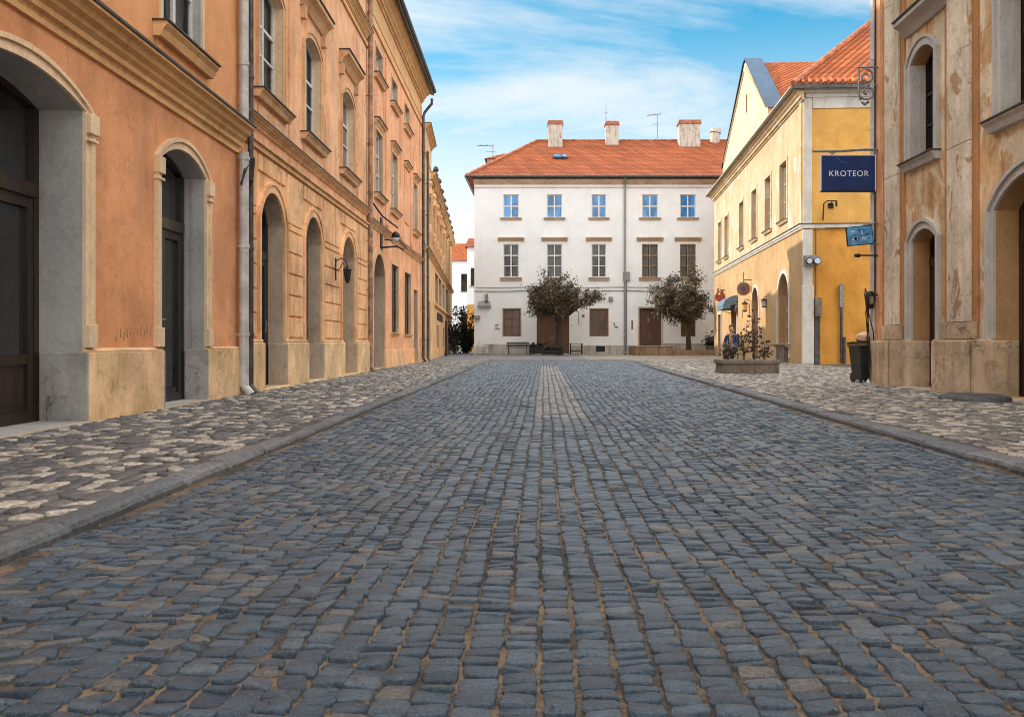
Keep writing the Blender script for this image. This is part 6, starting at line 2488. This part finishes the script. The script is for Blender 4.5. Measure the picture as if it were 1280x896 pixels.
def shrub(x, y, z, h_, w_, n, seed, label, name='shrub'):
    r = np.random.default_rng(seed)
    t = thing(name, label, 'shrub', (x, y, z))
    mb = MB()
    cen, ton = [], []
    for k in range(16):
        a = r.uniform(0, 6.28)
        tip = Vector((math.cos(a) * w_ * r.uniform(0.2, 1), math.sin(a) * w_ * r.uniform(0.2, 1), h_ * r.uniform(0.35, 1)))
        mb.tube([(0, 0, 0), tip * 0.5 + Vector((0, 0, 0.1)), tip], [0.03, 0.02, 0.008], 5)
        m = n // 16
        f = r.uniform(0.2, 1.05, m)[:, None]
        cen.append(np.array(tip)[None] * f + r.normal(0, 0.16, (m, 3)))
        ton.append(np.clip(r.normal(r.uniform(0.2, 0.7), 0.2, m), 0, 1))
    mb.build('stem', 'bark', t)
    leaf_mesh('foliage', np.concatenate(cen), 0.10, np.concatenate(ton), 'leaf_bush', t, seed + 3)


shrub(-5.9, 66.5, 0.0, 3.3, 0.95, 3200, 51, 'dark shrub in the alley left of the white house')
shrub(-6.55, 64.5, 0.0, 2.2, 0.55, 1200, 57, 'narrow lower shrub against the buff house wall in the alley')


# ------------------------------------------------------------------ terrace, seats and small things on the square
def terrace():
    t = thing('stone_terrace', 'low brown stone terrace with two levels before the white house door', 'terrace', (5.75, 55.4, 0))
    mb = MB()
    mb.box(0.0, 2.35, 0.0, 4.4, -0.1, 0.56)
    mb.build('platform', 'step_stone', t, bevel=0.03)
    mb = MB()
    mb.box(2.37, 5.35, 0.25, 4.4, -0.1, 0.30)
    mb.build('step', 'step_stone', t, bevel=0.03)
    mb = MB()
    mb.box(-0.04, 2.36, -0.05, 0.45, 0.562, 0.60)
    mb.build('coping', 'sill_stone', t, bevel=0.01)


terrace()


def cafe_set(x, y, label, group=None):
    """a dark slatted bench"""
    t = thing('bench', label, 'bench', (x, y, 0), 0, group)
    mb = MB()
    for k in range(4):
        mb.box(-0.75, 0.75, -0.22 + k * 0.12, -0.13 + k * 0.12, 0.43, 0.46)
    mb.build('seat', 'iron', t)
    mb = MB()
    for k in range(3):
        mb.box(-0.75, 0.75, 0.24, 0.27, 0.52 + k * 0.11, 0.60 + k * 0.11)
    mb.build('backrest', 'iron', t)
    for sx in (-0.6, 0.6):
        for sy in (-0.18, 0.2):
            mb = MB()
            mb.tube([(sx, sy, 0.43), (sx, sy * 1.15, 0.0)], 0.025, 6)
            mb.build('leg', 'iron', t)
        mb = MB()
        mb.tube([(sx, -0.2, 0.43), (sx, -0.2, 0.64), (sx, 0.25, 0.66)], 0.02, 6)
        mb.build('armrest', 'iron', t)


cafe_set(-1.75, 58.6, 'black slatted bench below the ground floor window at the left of the white house')


def crate_planter(x, y, w_, h_, label, seed, leafy=True):
    t = thing('planter_box', label, 'planter', (x, y, 0))
    mb = MB()
    for k in range(3):
        mb.box(-w_ / 2, w_ / 2, -0.25, -0.22, 0.04 + k * h_ / 3, 0.0 + (k + 1) * h_ / 3)
        mb.box(-w_ / 2, w_ / 2, 0.22, 0.25, 0.04 + k * h_ / 3, 0.0 + (k + 1) * h_ / 3)
        for s in (-1, 1):
            mb.box(min(s * w_ / 2, s * (w_ / 2 - 0.03)), max(s * w_ / 2, s * (w_ / 2 - 0.03)), -0.218, 0.218, 0.04 + k * h_ / 3, 0.0 + (k + 1) * h_ / 3)
    for sx in (-1, 1):
        for sy in (-1, 1):
            mb.box(sx * w_ / 2 - 0.035, sx * w_ / 2 + 0.035, sy * 0.25 - 0.035, sy * 0.25 + 0.035, 0.0, h_ + 0.03)
    mb.build('box', 'iron', t)
    mb = MB()
    mb.box(-w_ / 2 + 0.05, w_ / 2 - 0.05, -0.2, 0.2, 0.05, h_ - 0.06)
    mb.build('soil', 'soil', t)
    r = np.random.default_rng(seed)
    if leafy:
        n = 500
        c = np.stack([r.uniform(-w_ / 2, w_ / 2, n), r.uniform(-0.22, 0.22, n), h_ - 0.05 + np.abs(r.normal(0, 0.14, n))], 1)
        leaf_mesh('foliage', c, 0.07, np.clip(r.normal(0.3, 0.2, n), 0, 1), 'leaf_bush', t, seed)


crate_planter(-0.35, 58.4, 1.2, 0.50, 'long black planter box left of the arched door of the white house', 71)
crate_planter(0.55, 56.2, 1.3, 0.30, 'low black planter box at the foot of the thick tree trunk', 72)


def cafe_table(x, y, label):
    t = thing('garden_table', label, 'table', (x, y, 0))
    mb = MB()
    mb.box(-0.45, 0.45, -0.3, 0.3, 0.70, 0.74)
    mb.build('table_top', 'iron', t)
    for sx in (-0.38, 0.38):
        for sy in (-0.24, 0.24):
            mb = MB()
            mb.box(sx - 0.04, sx + 0.04, sy - 0.03, sy + 0.03, 0.0, 0.70)
            mb.build('leg', 'iron', t)
    mb = MB()
    mb.box(-0.38, 0.38, -0.02, 0.02, 0.2, 0.26)
    mb.build('stretcher', 'iron', t)


cafe_table(2.15, 58.9, 'black garden table right of the arched door of the white house')


def stone_block(x, y):
    mb = MB()
    vs = [(-0.45, -0.3, 0), (0.45, -0.3, 0), (0.45, 0.3, 0), (-0.45, 0.3, 0), (-0.36, -0.22, 0.55), (0.30, -0.24, 0.50), (0.30, 0.2, 0.56), (-0.30, 0.2, 0.85)]
    mb.add(vs, [(0, 3, 2, 1), (4, 5, 6, 7), (0, 1, 5, 4), (2, 3, 7, 6), (3, 0, 4, 7), (1, 2, 6, 5)])
    o = mb.build('guard_stone', 'white_base', None, bevel=0.06)
    o.location = (x, y, 0)
    tag(o, 'pale guard stone at the left corner of the white house', 'guard stone')


stone_block(-4.15, 59.6)


def pot_plant(x, y):
    t = thing('potted_plant', 'dark potted plant by the wall between white house and yellow house', 'potted plant', (x, y, 0))
    mb = MB()
    mb.lathe([(0.22, 0), (0.26, 0.1), (0.32, 0.5), (0.34, 0.55), (0.30, 0.56)], 16)
    mb.build('pot', 'stone_old', t)
    r = np.random.default_rng(5)
    n = 420
    c = np.stack([r.normal(0, 0.2, n), r.normal(0, 0.2, n), 0.6 + np.abs(r.normal(0, 0.33, n))], 1)
    leaf_mesh('foliage', c, 0.08, np.clip(r.normal(0.35, 0.2, n), 0, 1), 'leaf_bush', t, 5)


pot_plant(11.15, 58.9)


def post(x, y, h_, label):
    t = thing('bollard', label, 'bollard', (x, y, 0))
    mb = MB()
    mb.lathe([(0.10, 0.0), (0.10, 0.12), (0.055, 0.16), (0.05, h_ - 0.1), (0.07, h_ - 0.08), (0.07, h_ - 0.03), (0.02, h_)], 12)
    mb.build('post', 'iron', t)


post(-5.85, 52.5, 2.1, 'thin dark post standing before the buff house')


def bicycle(x, y, rz):
    t = thing('bicycle', 'dark bicycle leaning at the alley entrance by the buff house', 'bicycle', (x, y, 0), rz)
    for wx in (-0.52, 0.52):
        mb = MB()
        ring = [(wx + 0.33 * math.cos(a * math.pi / 12), 0, 0.34 + 0.33 * math.sin(a * math.pi / 12)) for a in range(25)]
        mb.tube(ring, 0.018, 6, cap=False)
        wh = mb.build('wheel', 'bin', t)
        mb = MB()
        for a in range(8):
            mb.tube([(wx, 0, 0.34), (wx + 0.32 * math.cos(a * math.pi / 4), 0, 0.34 + 0.32 * math.sin(a * math.pi / 4))], 0.004, 4)
        mb.build('spoke', 'iron_grey', wh)
    mb = MB()
    A, B, S, H = (-0.52, 0, 0.34), (-0.05, 0, 0.30), (-0.17, 0, 0.80), (0.36, 0, 0.82)
    for p, q in ((A, B), (B, S), (A, S), (S, H), (B, (0.40, 0, 0.70)), (H, (0.52, 0, 0.34)), (H, (0.33, 0, 0.98)), (S, (-0.20, 0, 0.92))):
        mb.tube([p, q], 0.018, 6)
    mb.build('frame', 'iron', t)
    mb = MB()
    mb.tube([(0.30, -0.27, 0.98), (0.36, -0.2, 1.0), (0.33, 0, 0.99), (0.36, 0.2, 1.0), (0.30, 0.27, 0.98)], 0.014, 6)
    mb.build('handlebar', 'iron', t)
    mb = MB()
    mb.tube([(-0.32, 0, 0.94), (-0.2, 0, 0.95), (-0.06, 0, 0.94)], [0.07, 0.06, 0.02], 8)
    mb.build('saddle', 'bin', t)


bicycle(-5.9, 57.5, R(75))


# grains of sand and small dry leaves lying on the road: too many to count
def litter():
    r = np.random.default_rng(77)
    n = 900
    y = 1.8 + r.random(n) ** 1.7 * 16
    x = np.where(r.random(n) < 0.45, left_edge(y) + np.abs(r.normal(0, 0.12, n)) + 0.01, r.uniform(-1, 1, n) * 2.0 + 0.4)
    keep = (x > left_edge(y)) & (x < right_edge(y))
    x, y = x[keep], y[keep]
    z = road_z(y) + 0.009
    c = np.stack([x, y, z], 1)
    N = len(c)
    a = r.uniform(0, 6.28, N)
    s = r.uniform(0.004, 0.011, N)
    d = np.stack([np.cos(a) * s, np.sin(a) * s, r.normal(0, 0.002, N)], 1)
    e = np.stack([-np.sin(a) * s * 0.6, np.cos(a) * s * 0.6, r.normal(0, 0.002, N)], 1)
    V = np.stack([c - d, c + e, c + d, c - e], 1).reshape(-1, 3)
    mb = MB()
    mb.add([tuple(v) for v in V], [(4 * i, 4 * i + 1, 4 * i + 2, 4 * i + 3) for i in range(N)])
    o = mb.build('litter', simple('dry leaf litter', (0.13, 0.10, 0.07), 0.9, 0, 0.4, 30), None, recalc=False)
    o['kind'] = 'stuff'
    o['label'] = 'scattered dry leaf crumbs and grit on the cobbles'


litter()
